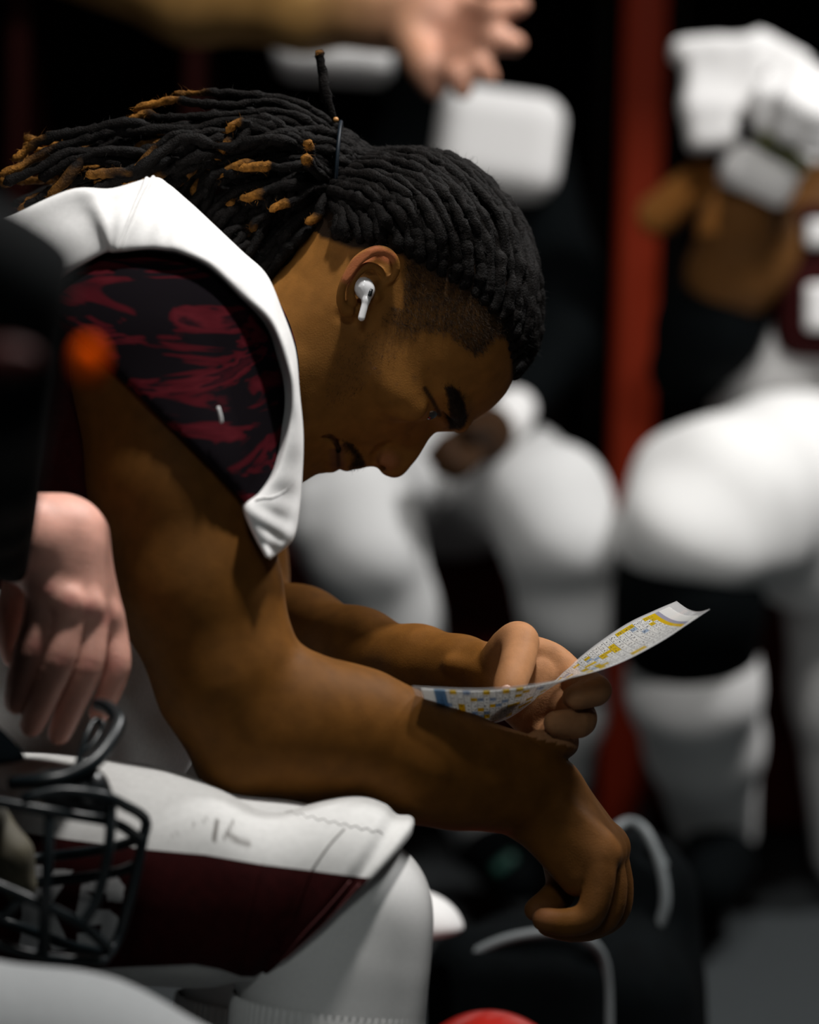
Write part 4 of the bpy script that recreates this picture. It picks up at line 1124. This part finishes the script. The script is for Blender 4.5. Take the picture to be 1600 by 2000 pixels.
head2 = mth('MULTIPLY', mth('GREATER_THAN', u_, 0.925), mth('LESS_THAN', u_, 0.945)); c2 = mixc(head2, c2, (0.40, 0.40, 0.50))
lab_ = mth('MAXIMUM', mth('GREATER_THAN', u_, 0.945), mth('LESS_THAN', u_, 0.055)); c2 = mixc(lab_, c2, paper)
hd3 = mth('MULTIPLY', mth('GREATER_THAN', u_, 0.055), mth('LESS_THAN', u_, 0.10)); c2 = mixc(mth('MULTIPLY', hd3, mth('SUBTRACT', 1.0, ink)), c2, (0.25, 0.40, 0.55))
lk_(c2, b.inputs['Base Color']); b.inputs['Roughness'].default_value = 0.22; b.inputs['Coat Weight'].default_value = 0.6; b.inputs['Coat Roughness'].default_value = 0.08
tr = N('ShaderNodeBsdfTranslucent'); lk_(c2, tr.inputs[0]); mxs = N('ShaderNodeMixShader'); mxs.inputs[0].default_value = 0.42
out = n['Material Output']; lk_(b.outputs[0], mxs.inputs[1]); lk_(tr.outputs[0], mxs.inputs[2]); lk_(mxs.outputs[0], out.inputs[0])
clear = bpy.data.materials.new('clear_laminate'); clear.use_nodes = True; nt = clear.node_tree; n = nt.nodes; b = n['Principled BSDF']
b.inputs['Base Color'].default_value = (0.8, 0.8, 0.8, 1); b.inputs['Roughness'].default_value = 0.08
tp = n.new('ShaderNodeBsdfTransparent'); ms = n.new('ShaderNodeMixShader'); ms.inputs[0].default_value = 0.35
nt.links.new(tp.outputs[0], ms.inputs[1]); nt.links.new(b.outputs[0], ms.inputs[2]); nt.links.new(ms.outputs[0], n['Material Output'].inputs[0])

cd_ = thing('laminated_play_sheet', 'laminated sheet with a printed highlighted table, held curled in the hand', 'sheet')
EA = [(805, 1340, -.155), (860, 1343, -.150), (930, 1345, -.142), (1000, 1341, -.130), (1075, 1331, -.118), (1150, 1315, -.106), (1215, 1293, -.098), (1290, 1254, -.092), (1345, 1218, -.088), (1387, 1190, -.086)]
EB = [(822, 1408, -.075), (875, 1414, -.068), (935, 1416, -.058), (990, 1404, -.046), (1050, 1362, -.032), (1112, 1302, -.022), (1165, 1258, -.016), (1225, 1218, -.012), (1275, 1194, -.010), (1322, 1174, -.008)]
A_ = catmull([pc(*p) for p in EA], 90); B_ = catmull([pc(*p) for p in EB], 90)
tv = np.linspace(0, 1, 26)
Gc = A_[:, None] * (1 - tv)[None, :, None] + B_[:, None] * tv[None, :, None]
Gc[:, :, 1] -= (0.004 * np.sin(np.pi * tv))[None] * np.linspace(-0.6, 1, 90)[:, None]
ul = np.linspace(0, 1, 90)
UVs = np.stack((np.repeat(ul, 26), np.tile(tv, 90)), 1)
o = cam_obj('clear_film', Gc.reshape(-1, 3), grid_faces(90, 26), clear, cd_, uv=UVs); add_modifier_solid(o, 0.0003)
ii = np.arange(3, 86); jj = np.arange(2, 24)
Gp = Gc[ii][:, jj]; up_ = (ul[ii] - ul[3]) / (ul[85] - ul[3]); vp_ = (tv[jj] - tv[2]) / (tv[23] - tv[2])
nG = np.cross(np.gradient(Gp, axis=0), np.gradient(Gp, axis=1)); nG /= np.linalg.norm(nG, axis=2, keepdims=True)
UVp = np.stack((np.repeat(up_, len(jj)), np.tile(vp_, len(ii))), 1)
for sg, nm in ((1, 'printed_face'), (-1, 'printed_back')):
    cam_obj(nm, (Gp + sg * 0.0004 * nG).reshape(-1, 3), grid_faces(len(ii), len(jj)), cardm, cd_, uv=UVp)


# ================================================================ foreground player: sleeve, pale hand, thigh
fg = thing('person', 'foreground player in a black sleeve, pale hand hanging over a football helmet', 'person')
PALE = np.array((0.70, 0.36, 0.28))
Hn = vol_px(-120, 280, 900, 1480, -0.36, -0.10, 0.0016)
hd = -.20
limb(Hn, [(-40, 1010, -.25, 78), (40, 1048, -.228, 76), (112, 1062, -.215, 76)], 0.02)
for a_, b_, r0, r1 in (((115, 1050, -.215), (92, 1150, -.225), 22, 14), ((120, 1045, -.210), (135, 1175, -.225), 24, 14), ((140, 1050, -.200), (175, 1185, -.212), 22, 13), ((150, 1060, -.19), (208, 1205, -.192), 19, 12)):
    Hn.cap(pc(*a_), pc(*b_), r0 * .001, r1 * .001, 0.012)
digit(Hn, [(92, 1150, -.225), (76, 1215, -.229), (58, 1275, -.230), (42, 1325, -.224), (32, 1372, -.216)], (13, 10.5, 10.2, 9.0, 7.8))
digit(Hn, [(134, 1172, -.225), (128, 1235, -.231), (114, 1294, -.233), (86, 1360, -.227), (62, 1416, -.218)], (13, 10.5, 10.2, 9.0, 7.8))
digit(Hn, [(174, 1184, -.212), (178, 1245, -.218), (170, 1304, -.221), (140, 1374, -.216), (116, 1432, -.208)], (12.5, 10.2, 9.8, 8.8, 7.6))
digit(Hn, [(208, 1205, -.192), (224, 1255, -.197), (229, 1302, -.200), (212, 1354, -.197), (194, 1392, -.191)], (11.5, 9.0, 8.6, 7.8, 7.0))
digit(Hn, [(70, 1090, -.20), (40, 1160, -.19), (25, 1220, -.185), (30, 1280, -.18)], (16, 13, 11, 9))
for kx, ky, kd in ((90, 1152, -.236), (134, 1176, -.238), (174, 1186, -.225), (208, 1206, -.203)):
    Hn.ell(pc(kx, ky, kd), (0.009, 0.009, 0.006), 0.008)
V, F = Hn.mesh(); V = smooth_verts(V, F, 2)
hx_ = V[:, 0] / (D + V[:, 2]) * FPX + 800; hy_ = 1000 - V[:, 1] / (D + V[:, 2]) * FPX; hq = np.stack((hx_, hy_), 1)
c = PALE * (1 + 0.08 * vnoise(V, 120, 4)[:, None])
for q in ((70, 1262), (122, 1290), (174, 1300), (224, 1298), (92, 1150), (134, 1176), (174, 1188), (208, 1206)):
    c = blend(c, soft(np.linalg.norm(hq - q, axis=1), 5, 26), (0.46, 0.13, 0.12), 0.45)
c = blend(c, np.clip((hy_ - 1250) / 180, 0, 1), (0.50, 0.20, 0.14), 0.6)
cam_obj('body', V, F, M['pale_skin'], fg, cols=c)
Sl = vol_px(-420, 330, 200, 1200, -1.15, -0.12, 0.005)
limb(Sl, [(-330, 440, -1.02, 240), (-30, 640, -.95, 200), (-5, 800, -.72, 170), (-20, 930, -.45, 125), (-20, 1010, -.30, 100), (30, 1050, -.245, 90)], 0.03)
Sl.cut(pc(62, 1062, -.24), unit((0.95, -0.15, 0.1)), 0.004)
V, F = Sl.mesh(); V = smooth_verts(V, F, 2); cam_obj('sleeve', V, F, M['blackcloth'], fg)
M['orange'] = material('orange_patch', (0.95, 0.10, 0.002), 0.9, spec=0.0)
# a small orange tag on the sleeve, and the dark red badge further up
Pt = vol_px(0, 300, 560, 860, -1.16, -.80, 0.003); Pt.ell(pc(172, 706, -1.0), (mm(30, -1), mm(44, -1), 0.012), 0.004); V, F = Pt.mesh(); cam_obj('sleeve_tag', V, F, M['orange'], fg)
Pt = vol_px(-160, 160, 560, 860, -1.2, -.80, 0.004); Pt.ell(pc(10, 702, -1.04), (mm(70, -1), mm(36, -1), 0.012), 0.004); V, F = Pt.mesh(); cam_obj('sleeve_badge', V, F, M['darkred'], fg)
Tg = vol_px(-500, 900, 1800, 2500, -0.75, -0.20, 0.006)
limb(Tg, [(-350, 2010, -.48, 215), (150, 2130, -.48, 205), (560, 2260, -.48, 180)], 0.03)
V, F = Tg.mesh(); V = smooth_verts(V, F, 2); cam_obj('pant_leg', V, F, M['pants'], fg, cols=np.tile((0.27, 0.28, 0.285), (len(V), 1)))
Tg = vol_px(380, 720, 2150, 4250, -0.62, -0.34, 0.006)
limb(Tg, [(560, 2260, -.48, 165), (545, 2700, -.48, 160), (540, 3300, -.48, 110), (540, 3800, -.48, 110)], 0.03)
V, F = Tg.mesh(); Vw = to_world(V); Vw[:, 2] = np.maximum(Vw[:, 2], 0.003); mesh_from('sock', Vw, F[:, ::-1], M['legging'], fg)

# ================================================================ football helmet: shell off to the left, cage towards the right
hm_ = thing('football_helmet', 'black football helmet with barred face cage on the foreground lap', 'helmet')
Hs = vol_px(-560, 150, 1380, 2010, -0.52, -0.10, 0.0035)
hc_ = pc(-240, 1710, -.31)
Hs.ell(hc_, (0.115, 0.118, 0.105), 0.0); Hs.ell(hc_, (0.107, 0.110, 0.097), 0.004, sub=True)
Hs.rbox(pc(90, 1735, -.31), (0.085, 0.075, 0.2), 0.03, 0.008, sub=True)
Hs.cut(pc(-200, 1850, -.31), unit((0.1, -1, 0)), 0.006)
V, F = Hs.mesh(); V = smooth_verts(V, F, 2); cam_obj('shell', V, F, material('black_gloss_shell', (0.0015, 0.0022, 0.0026), 0.9, spec=0.0), hm_)
dn, dc, df_ = -.345, -.29, -.235
BARS = {
    'outer': [(45, 1560, dn), (120, 1545, dn + .005), (200, 1554, dn + .012), (243, 1573, -.315), (284, 1600, dc), (278, 1643, dc), (265, 1711, dc), (248, 1778, dc), (230, 1833, dc), (208, 1868, -.30), (186, 1877, -.31), (81, 1868, dn + .01), (0, 1846, dn), (-60, 1820, dn)],
    'top': [(-40, 1560, dn), (51, 1576, dn), (130, 1590, dn + .006), (224, 1608, -.315), (276, 1640, dc)],
    'v1': [(97, 1584, dn + .004), (94, 1673, dn - .004), (89, 1760, dn - .004), (86, 1862, dn + .008)],
    'v2': [(218, 1562, -.325), (213, 1652, -.33), (200, 1719, -.33), (186, 1765, -.33), (162, 1803, -.33)],
    'h1': [(60, 1678, df_), (95, 1673, df_), (162, 1665, -.25), (230, 1652, -.27), (276, 1636, dc)],
    'h2': [(50, 1727, df_), (92, 1722, df_), (162, 1714, -.25), (230, 1703, -.27), (266, 1690, dc)],
    'diag': [(-50, 1712, dn), (0, 1730, dn), (86, 1768, dn - .002), (162, 1808, -.33), (212, 1852, -.30)],
    'low': [(-60, 1780, df_), (40, 1810, df_), (130, 1845, -.26), (205, 1862, -.29)],
    'jaw': [(-60, 1780, dn), (0, 1790, dn), (30, 1768, dn - .002), (50, 1745, dn)],
}
for kx, pts in BARS.items():
    V, F = sweep(catmull([pc(*p) for p in pts], 44), 0.0034, 10); cam_obj('cage_bar', V, F, M['bar'], hm_)
V, F = sweep(catmull([pc(*p) for p in ((20, 1530, -.33), (78, 1526, -.335), (130, 1517, -.33), (184, 1487, -.32), (216, 1446, -.305), (231, 1411, -.29), (224, 1394, -.28), (208, 1380, -.27), (190, 1376, -.26))], 40), np.interp(np.linspace(0, 1, 40), (0, .3, .75, 1), (0.0042, 0.0052, 0.0046, 0.0040)), 12)
cam_obj('brow_loop', V, F, M['bar'], hm_)
Bp = vol_px(60, 240, 1490, 1630, -.38, -.24, 0.0025); Bp.chain([pc(110, 1540, -.31), pc(165, 1548, -.31), pc(196, 1578, -.305)], (0.013, 0.014, 0.010), 0.01); V, F = Bp.mesh(); cam_obj('front_bumper', V, F, M['blackplastic'], hm_)
V, F = sweep(catmull([pc(*p) for p in ((150, 1500, -.29), (168, 1440, -.28), (185, 1408, -.27), (200, 1416, -.27), (184, 1450, -.28), (160, 1470, -.285))], 24), 0.0022, 8); cam_obj('strap_buckle', V, F, M['bar'], hm_)
Cp = vol_px(-120, 90, 1560, 1790, -.36, -.22, 0.003); Cp.chain([pc(-10, 1600, -.28), pc(22, 1670, -.285), pc(38, 1730, -.285)], (0.010, 0.012, 0.011), 0.01); V, F = Cp.mesh()
cam_obj('jaw_pad', V, F, material('olive_jaw_pad', (0.06, 0.052, 0.03), 0.7, var=0.4, vscale=60), hm_)


# ================================================================ background players
DARKSKIN = (0.11, 0.048, 0.014)
def blob(name, parent, mat, box, h, prims, col=None, smooth=2, cut=None, fold=0.0):
    X = vol_px(*box, h)
    for p in prims:
        if p[0] == 'l': limb(X, p[1], p[2])
        elif p[0] == 'e': X.ell(pc(*p[1]), p[2], p[3], ax=p[4] if len(p) > 4 else None)
        elif p[0] == 'b': X.rbox(pc(*p[1]), p[2], p[3], p[4], ax=p[5] if len(p) > 5 else None)
    if cut: X.cut(pc(*cut[0]), unit(cut[1]), 0.004)
    V, F = X.mesh(); V = smooth_verts(V, F, smooth)
    if fold: V = V + normals_of(V, F) * (fold * vnoise(V, 45, 9))[:, None]
    Vw = to_world(V); Vw[:, 2] = np.maximum(Vw[:, 2], 0.003)
    return mesh_from(name, Vw, F[:, ::-1], mat, parent, cols=None if col is None else np.tile(col, (len(V), 1)))


def rotz(a):                                           # axes turned in the picture plane
    c, s = math.cos(math.radians(a)), math.sin(math.radians(a)); return ((c, -s, 0), (s, c, 0), (0, 0, 1))


WHITE = (0.82, 0.815, 0.80)
# ---- the player on the right
p3 = thing('person', 'blurred player seated right of the red post in white pants and a black knee sleeve', 'person')
blob('pants', p3, M['pants'], (1100, 2000, 650, 1400, 1.5, 2.6), 0.006, [
    ('l', [(1750, 960, 2.05, 200), (1540, 955, 1.85, 175), (1400, 1000, 1.70, 168), (1345, 1045, 1.66, 138)], 0.05), ('l', [(1850, 960, 2.10, 200), (1700, 990, 1.95, 190), (1620, 1040, 1.84, 165)], 0.03), ('e', (1760, 900, 2.15), (.17, .12, .16), 0.05)], WHITE, fold=0.004)
blob('knee_sleeve', p3, M['blackcloth'], (1120, 1600, 1000, 1420, 1.45, 2.0), 0.006, [('l', [(1340, 1090, 1.68, 134), (1345, 1180, 1.68, 143), (1352, 1262, 1.71, 131)], 0.02)])
blob('sock', p3, M['white'], (1150, 1600, 1180, 1760, 1.5, 2.2), 0.006, [('l', [(1350, 1220, 1.70, 122), (1355, 1340, 1.73, 124), (1375, 1450, 1.80, 108), (1398, 1620, 1.93, 80)], 0.03)])
blob('shoe', p3, M['blackcloth'], (1150, 1620, 1560, 1850, 1.6, 2.3), 0.006, [('l', [(1400, 1640, 1.98, 78), (1400, 1690, 1.85, 70), (1385, 1735, 1.72, 55)], 0.02)])
blob('far_lower_leg', p3, M['legging'], (1500, 1800, 1080, 1790, 1.7, 2.4), 0.007, [('l', [(1650, 1150, 1.90, 125), (1660, 1350, 1.95, 110), (1668, 1660, 2.05, 80)], 0.03)])
blob('jersey', p3, M['white'], (1250, 2050, 250, 1000, 1.6, 2.6), 0.007, [('e', (1700, 480, 2.16), (.14, .19, .12), 0.05), ('e', (1660, 720, 2.10), (.185, .12, .14), 0.05, rotz(-10)), ('e', (1560, 800, 2.0), (.10, .04, .10), 0.04), ('e', (1525, 715, 1.93), (mm(105, 1.9), mm(120, 1.9), .08), 0.04, rotz(25))], fold=0.003)
blob('number_panel', p3, M['maroon'], (1440, 1790, 340, 760, 1.6, 2.1), 0.005, [('b', (1615, 552, 1.86), (mm(98, 1.86), mm(150, 1.86), 0.05), 0.03, 0.01, rotz(3))])
for k, (y0, hh) in enumerate(((456, 26), (600, 44))):
    blob('number_print', p3, M['white'], (1540, 1680, 400, 680, 1.7, 1.95), 0.004, [('b', (1600, y0, 1.808), (mm(26, 2.0), mm(hh, 2.0), 0.012), 0.006, 0.002)])
blob('black_arm_sleeve', p3, M['blackcloth'], (1220, 1620, 380, 900, 1.5, 2.3), 0.006, [('l', [(1500, 500, 1.95, 70), (1385, 640, 1.85, 98), (1345, 720, 1.92, 80)], 0.03)])
b3_ = blob('body', p3, M['skin'], (1220, 1720, 250, 640, 1.5, 2.3), 0.006, [('l', [(1640, 380, 1.92, 80), (1520, 480, 1.86, 74), (1440, 545, 1.82, 62), (1400, 560, 1.82, 50)], 0.04), ('l', [(1405, 520, 1.82, 58), (1440, 440, 1.79, 62), (1475, 370, 1.77, 58)], 0.03), ('l', [(1285, 420, 1.93, 42), (1370, 352, 1.90, 40)], 0.02)], DARKSKIN)
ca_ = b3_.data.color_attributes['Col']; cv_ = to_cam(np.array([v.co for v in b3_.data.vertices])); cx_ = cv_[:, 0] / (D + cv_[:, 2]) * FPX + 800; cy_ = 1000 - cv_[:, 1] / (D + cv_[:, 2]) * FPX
cc_ = np.ones((len(cv_), 4), dtype=np.float32); cc_[:, :3] = np.where(((cx_ < 1402) & (cy_ < 455))[:, None], (0.42, 0.17, 0.04), DARKSKIN); ca_.data.foreach_set('color', cc_.ravel())  # upper left limb painted lighter, light put into its skin colour
blob('wrist_tape', p3, M['white'], (1340, 1640, 220, 470, 1.55, 2.0), 0.005, [('b', (1482, 344, 1.76), (mm(74, 1.8), mm(44, 1.8), 0.05), 0.02, 0.01, rotz(24))])
g3 = blob('glove', p3, M['white'], (1410, 1780, 20, 360, 1.5, 2.05), 0.005, [('e', (1555, 210, 1.76), (mm(80, 1.8), mm(85, 1.8), 0.045), 0.02, rotz(30)),
    ('l', [(1530, 150, 1.74, 32), (1500, 190, 1.70, 30), (1492, 240, 1.70, 26)], 0.008), ('l', [(1570, 150, 1.72, 33), (1545, 200, 1.67, 31), (1535, 255, 1.68, 27)], 0.008), ('l', [(1610, 170, 1.72, 33), (1592, 225, 1.67, 31), (1580, 275, 1.68, 27)], 0.008), ('l', [(1640, 200, 1.74, 30), (1630, 250, 1.70, 28), (1618, 290, 1.70, 25)], 0.008)])
blob('glove_strap', p3, material('olive_strap', (0.10, 0.11, 0.015), 0.6), (1440, 1640, 240, 360, 1.6, 1.9), 0.004, [('b', (1530, 296, 1.72), (mm(62, 1.75), mm(11, 1.75), 0.03), 0.005, 0.002, rotz(32))])
tw = thing('towel', 'white towel held up in the gloved hand of the right-hand player', 'towel')
blob('cloth', tw, M['white'], (1260, 1680, 20, 380, 1.55, 2.05), 0.005, [('b', (1412, 150, 1.82), (mm(76, 1.8), mm(74, 1.8), 0.025), 0.008, 0.01, rotz(-2)), ('b', (1362, 98, 1.82), (mm(52, 1.8), mm(22, 1.8), 0.025), 0.008, 0.012), ('b', (1385, 240, 1.82), (mm(48, 1.8), mm(54, 1.8), 0.025), 0.010, 0.015, rotz(-6)), ('b', (1510, 128, 1.83), (mm(62, 1.8), mm(46, 1.8), 0.025), 0.010, 0.012, rotz(28))], fold=0.002)
blob('dark_spot', tw, M['darkred'], (1470, 1530, 120, 190, 1.6, 1.9), 0.003, [('e', (1502, 150, 1.775), (mm(13, 1.8), mm(17, 1.8), 0.01), 0.0)])  # small dark red spot on the towel

# ---- the player in the middle
p2 = thing('person', 'blurred player seated left of the red post in white pants behind the printed sheet', 'person')
blob('pants', p2, M['pants'], (420, 1300, 720, 1700, 1.5, 2.7), 0.006, [
    ('l', [(900, 930, 2.25, 120), (1000, 945, 1.95, 112), (1075, 990, 1.74, 112), (1095, 1060, 1.72, 98), (1112, 1200, 1.76, 82), (1108, 1400, 1.86, 64), (1095, 1560, 1.94, 50)], 0.04),
    ('l', [(860, 940, 2.25, 120), (740, 960, 1.95, 108), (690, 1000, 1.74, 110), (715, 1080, 1.72, 98), (760, 1200, 1.76, 84), (845, 1440, 1.86, 66), (925, 1620, 1.94, 48)], 0.04),
    ('e', (880, 930, 2.22), (.16, .09, .14), 0.05), ('b', (632, 1000, 1.72), (mm(66, 1.7), mm(60, 1.7), .04), .02, .02)], (0.62, 0.62, 0.615), fold=0.003)  # greyer than the right-hand player's pants, weaker light put into the colour
blob('shoe', p2, M['blackcloth'], (800, 1180, 1560, 1850, 1.55, 2.2), 0.005, [('l', [(935, 1650, 1.98, 55), (985, 1680, 1.85, 58), (1010, 1715, 1.74, 50)], 0.02)])
blob('shoe', p2, M['blackcloth'], (980, 1250, 1520, 1850, 1.55, 2.2), 0.005, [('l', [(1090, 1600, 2.0, 50), (1110, 1660, 1.88, 52), (1125, 1700, 1.76, 45)], 0.02)])
blob('shoe_stripe', p2, material('green_stripe', (0.006, 0.045, 0.032), 0.5), (940, 1040, 1640, 1730, 1.6, 1.9), 0.004, [('b', (985, 1688, 1.735), (mm(28, 1.75), mm(13, 1.75), .02), .006, .002, rotz(-40))])
blob('dark_shirt', p2, M['blackcloth'], (480, 1300, 60, 960, 1.7, 2.7), 0.008, [('e', (850, 520, 2.35), (.17, .28, .12), 0.05), ('l', [(1030, 330, 2.20, 90), (1100, 560, 2.05, 78), (1095, 680, 1.95, 70), (1000, 800, 1.84, 50)], 0.03)])
blob('shoulder_sleeve', p2, M['white'], (780, 1150, 120, 440, 1.8, 2.5), 0.005, [('b', (972, 285, 2.08), (mm(122, 2.1), mm(100, 2.1), .09), .035, .01, rotz(8))])
blob('shoulder_sleeve', p2, M['white'], (480, 820, 20, 220, 1.8, 2.5), 0.005, [('b', (652, 116, 2.16), (mm(118, 2.1), mm(36, 2.1), .08), .025, .01, rotz(4))])
blob('wristband', p2, M['white'], (920, 1080, 730, 900, 1.6, 2.0), 0.005, [('l', [(1005, 800, 1.82, 44), (985, 828, 1.79, 46)], 0.01)])
blob('body', p2, M['skin'], (780, 1040, 770, 980, 1.5, 2.0), 0.005, [('l', [(1000, 805, 1.83, 40), (950, 850, 1.76, 46), (905, 872, 1.72, 44)], 0.02), ('l', [(910, 850, 1.70, 22), (870, 868, 1.66, 20), (845, 890, 1.66, 17)], 0.006), ('l', [(912, 875, 1.69, 22), (880, 896, 1.65, 20), (860, 915, 1.65, 17)], 0.006), ('l', [(930, 895, 1.69, 20), (905, 915, 1.65, 19), (885, 930, 1.65, 16)], 0.006), ('l', [(950, 840, 1.72, 20), (915, 838, 1.66, 18)], 0.006)], (0.035, 0.017, 0.008))

# ---- the bare arm reaching in at the top
p1 = thing('person', 'blurred standing player whose bare forearm and hand reach in at the top edge', 'person')
fing = []
for (a, b_, c_, r) in (((905, 20), (965, 22), (1015, 10), 26), ((900, 50), (965, 75), (1005, 85), 27), ((880, 85), (935, 125), (955, 150), 25), ((850, 100), (895, 150), (905, 178), 24)):
    fing.append(('l', [(*a, 1.28, r + 4), (*b_, 1.22, r), (*c_, 1.22, r - 5)], 0.008))
X = vol_px(100, 1120, -320, 260, 1.0, 1.7, 0.005)
limb(X, [(120, -140, 1.55, 120), (380, -20, 1.46, 98), (600, 12, 1.38, 82), (720, 20, 1.34, 66), (780, 28, 1.32, 62)], 0.03)
limb(X, [(780, 28, 1.32, 60), (850, 40, 1.30, 66), (900, 45, 1.29, 60)], 0.03)
limb(X, [(800, 70, 1.28, 40), (835, 130, 1.25, 34), (850, 170, 1.25, 26)], 0.015)
for f_ in fing: limb(X, f_[1], f_[2])
V, F = X.mesh(); V = smooth_verts(V, F, 2); tx_ = V[:, 0] / (D + V[:, 2]) * FPX + 800
t_ = np.clip((tx_ - 600) / 250, 0, 1)[:, None]
cam_obj('body', V, F, M['pale_skin'], p1, cols=np.array((0.44, 0.24, 0.075)) * (1 - t_) + np.array((0.60, 0.30, 0.20)) * t_)

# ================================================================ bag with pale piping, white cloth, red dome on the floor
bag = thing('backpack', 'black backpack with grey piping standing on the floor beyond the knee', 'bag')
blob('body', bag, M['blackcloth'], (760, 1500, 1500, 2900, 0.35, 1.1), 0.007, [('b', (1110, 2250, .75), (mm(240, .75), mm(460, .75), .12), .07, .02), ('b', (1270, 2150, .80), (mm(110, .8), mm(530, .8), .10), .06, .03, rotz(-3))])
blob('front_pocket', bag, M['blackcloth'], (780, 1260, 1680, 2700, 0.4, 0.9), 0.006, [('b', (1010, 2200, .62), (mm(180, .62), mm(392, .62), .06), .045, .01)])
M['piping'] = material('grey_piping', (0.14, 0.155, 0.16), 0.6)
for pts in ([(1185, 1650, .715), (1205, 1618, .725), (1232, 1606, .73), (1262, 1625, .715), (1290, 1690, .705), (1300, 1760, .70), (1285, 1815, .70), (1265, 1850, .70), (1262, 1900, .70), (1285, 2000, .70), (1300, 2150, .70)],
            [(900, 1880, .575), (950, 1850, .575), (1000, 1832, .575), (1060, 1822, .575), (1120, 1822, .575), (1155, 1840, .575), (1178, 1875, .585), (1186, 1930, .59), (1188, 2020, .59), (1190, 2150, .59)],
            [(1275, 1650, .725), (1320, 1740, .725), (1345, 1820, .73), (1362, 1910, .74), (1372, 2010, .75), (1376, 2150, .75)],
            [(1196, 1670, .71), (1190, 1740, .70), (1182, 1800, .70)]):
    V, F = sweep(catmull([pc(*p) for p in pts], 40), 0.0048, 8); cam_obj('piping', V, F, M['piping'], bag)
cl = thing('cloth', 'white cloth lying on the bag just right of the legging knee', 'cloth')
blob('fold', cl, M['white'], (700, 960, 1690, 1860, 0.35, 0.75), 0.004, [('e', (820, 1808, .52), (mm(92, .5), mm(70, .5), .05), 0.0, rotz(20))], cut=((830, 1822, .52), (0.03, -1, 0)), fold=0.002)
rd = thing('red_helmet', 'red glossy helmet crown showing at the bottom edge', 'helmet')
X = vol_px(640, 1290, 1930, 2640, 0.05, 0.66, 0.004); rc_ = pc(955, 2270, .35)
X.ell(rc_, (mm(215, .35), mm(295, .35), .115), 0.0); X.ell(rc_, (mm(215, .35) - .007, mm(295, .35) - .007, .108), 0.0, sub=True)
X.rbox(pc(1180, 2400, .35), (0.075, 0.06, 0.2), 0.025, 0.006, sub=True); X.cut(pc(955, 2480, .35), unit((0, -1, 0)), 0.004)
V, F = X.mesh(); V = smooth_verts(V, F, 1); cam_obj('shell', V, F, material('red_gloss', (0.36, 0.012, 0.006), 0.3, coat=0.3), rd)
for dy in (0, 60, 120):
    V, F = sweep(catmull([pc(1040, 2330 + dy, .25), pc(1170, 2345 + dy, .27), pc(1215, 2350 + dy, .35), pc(1170, 2345 + dy, .43), pc(1040, 2330 + dy, .45)], 30), 0.0034, 8); cam_obj('cage_bar', V, F, M['bar'], rd)
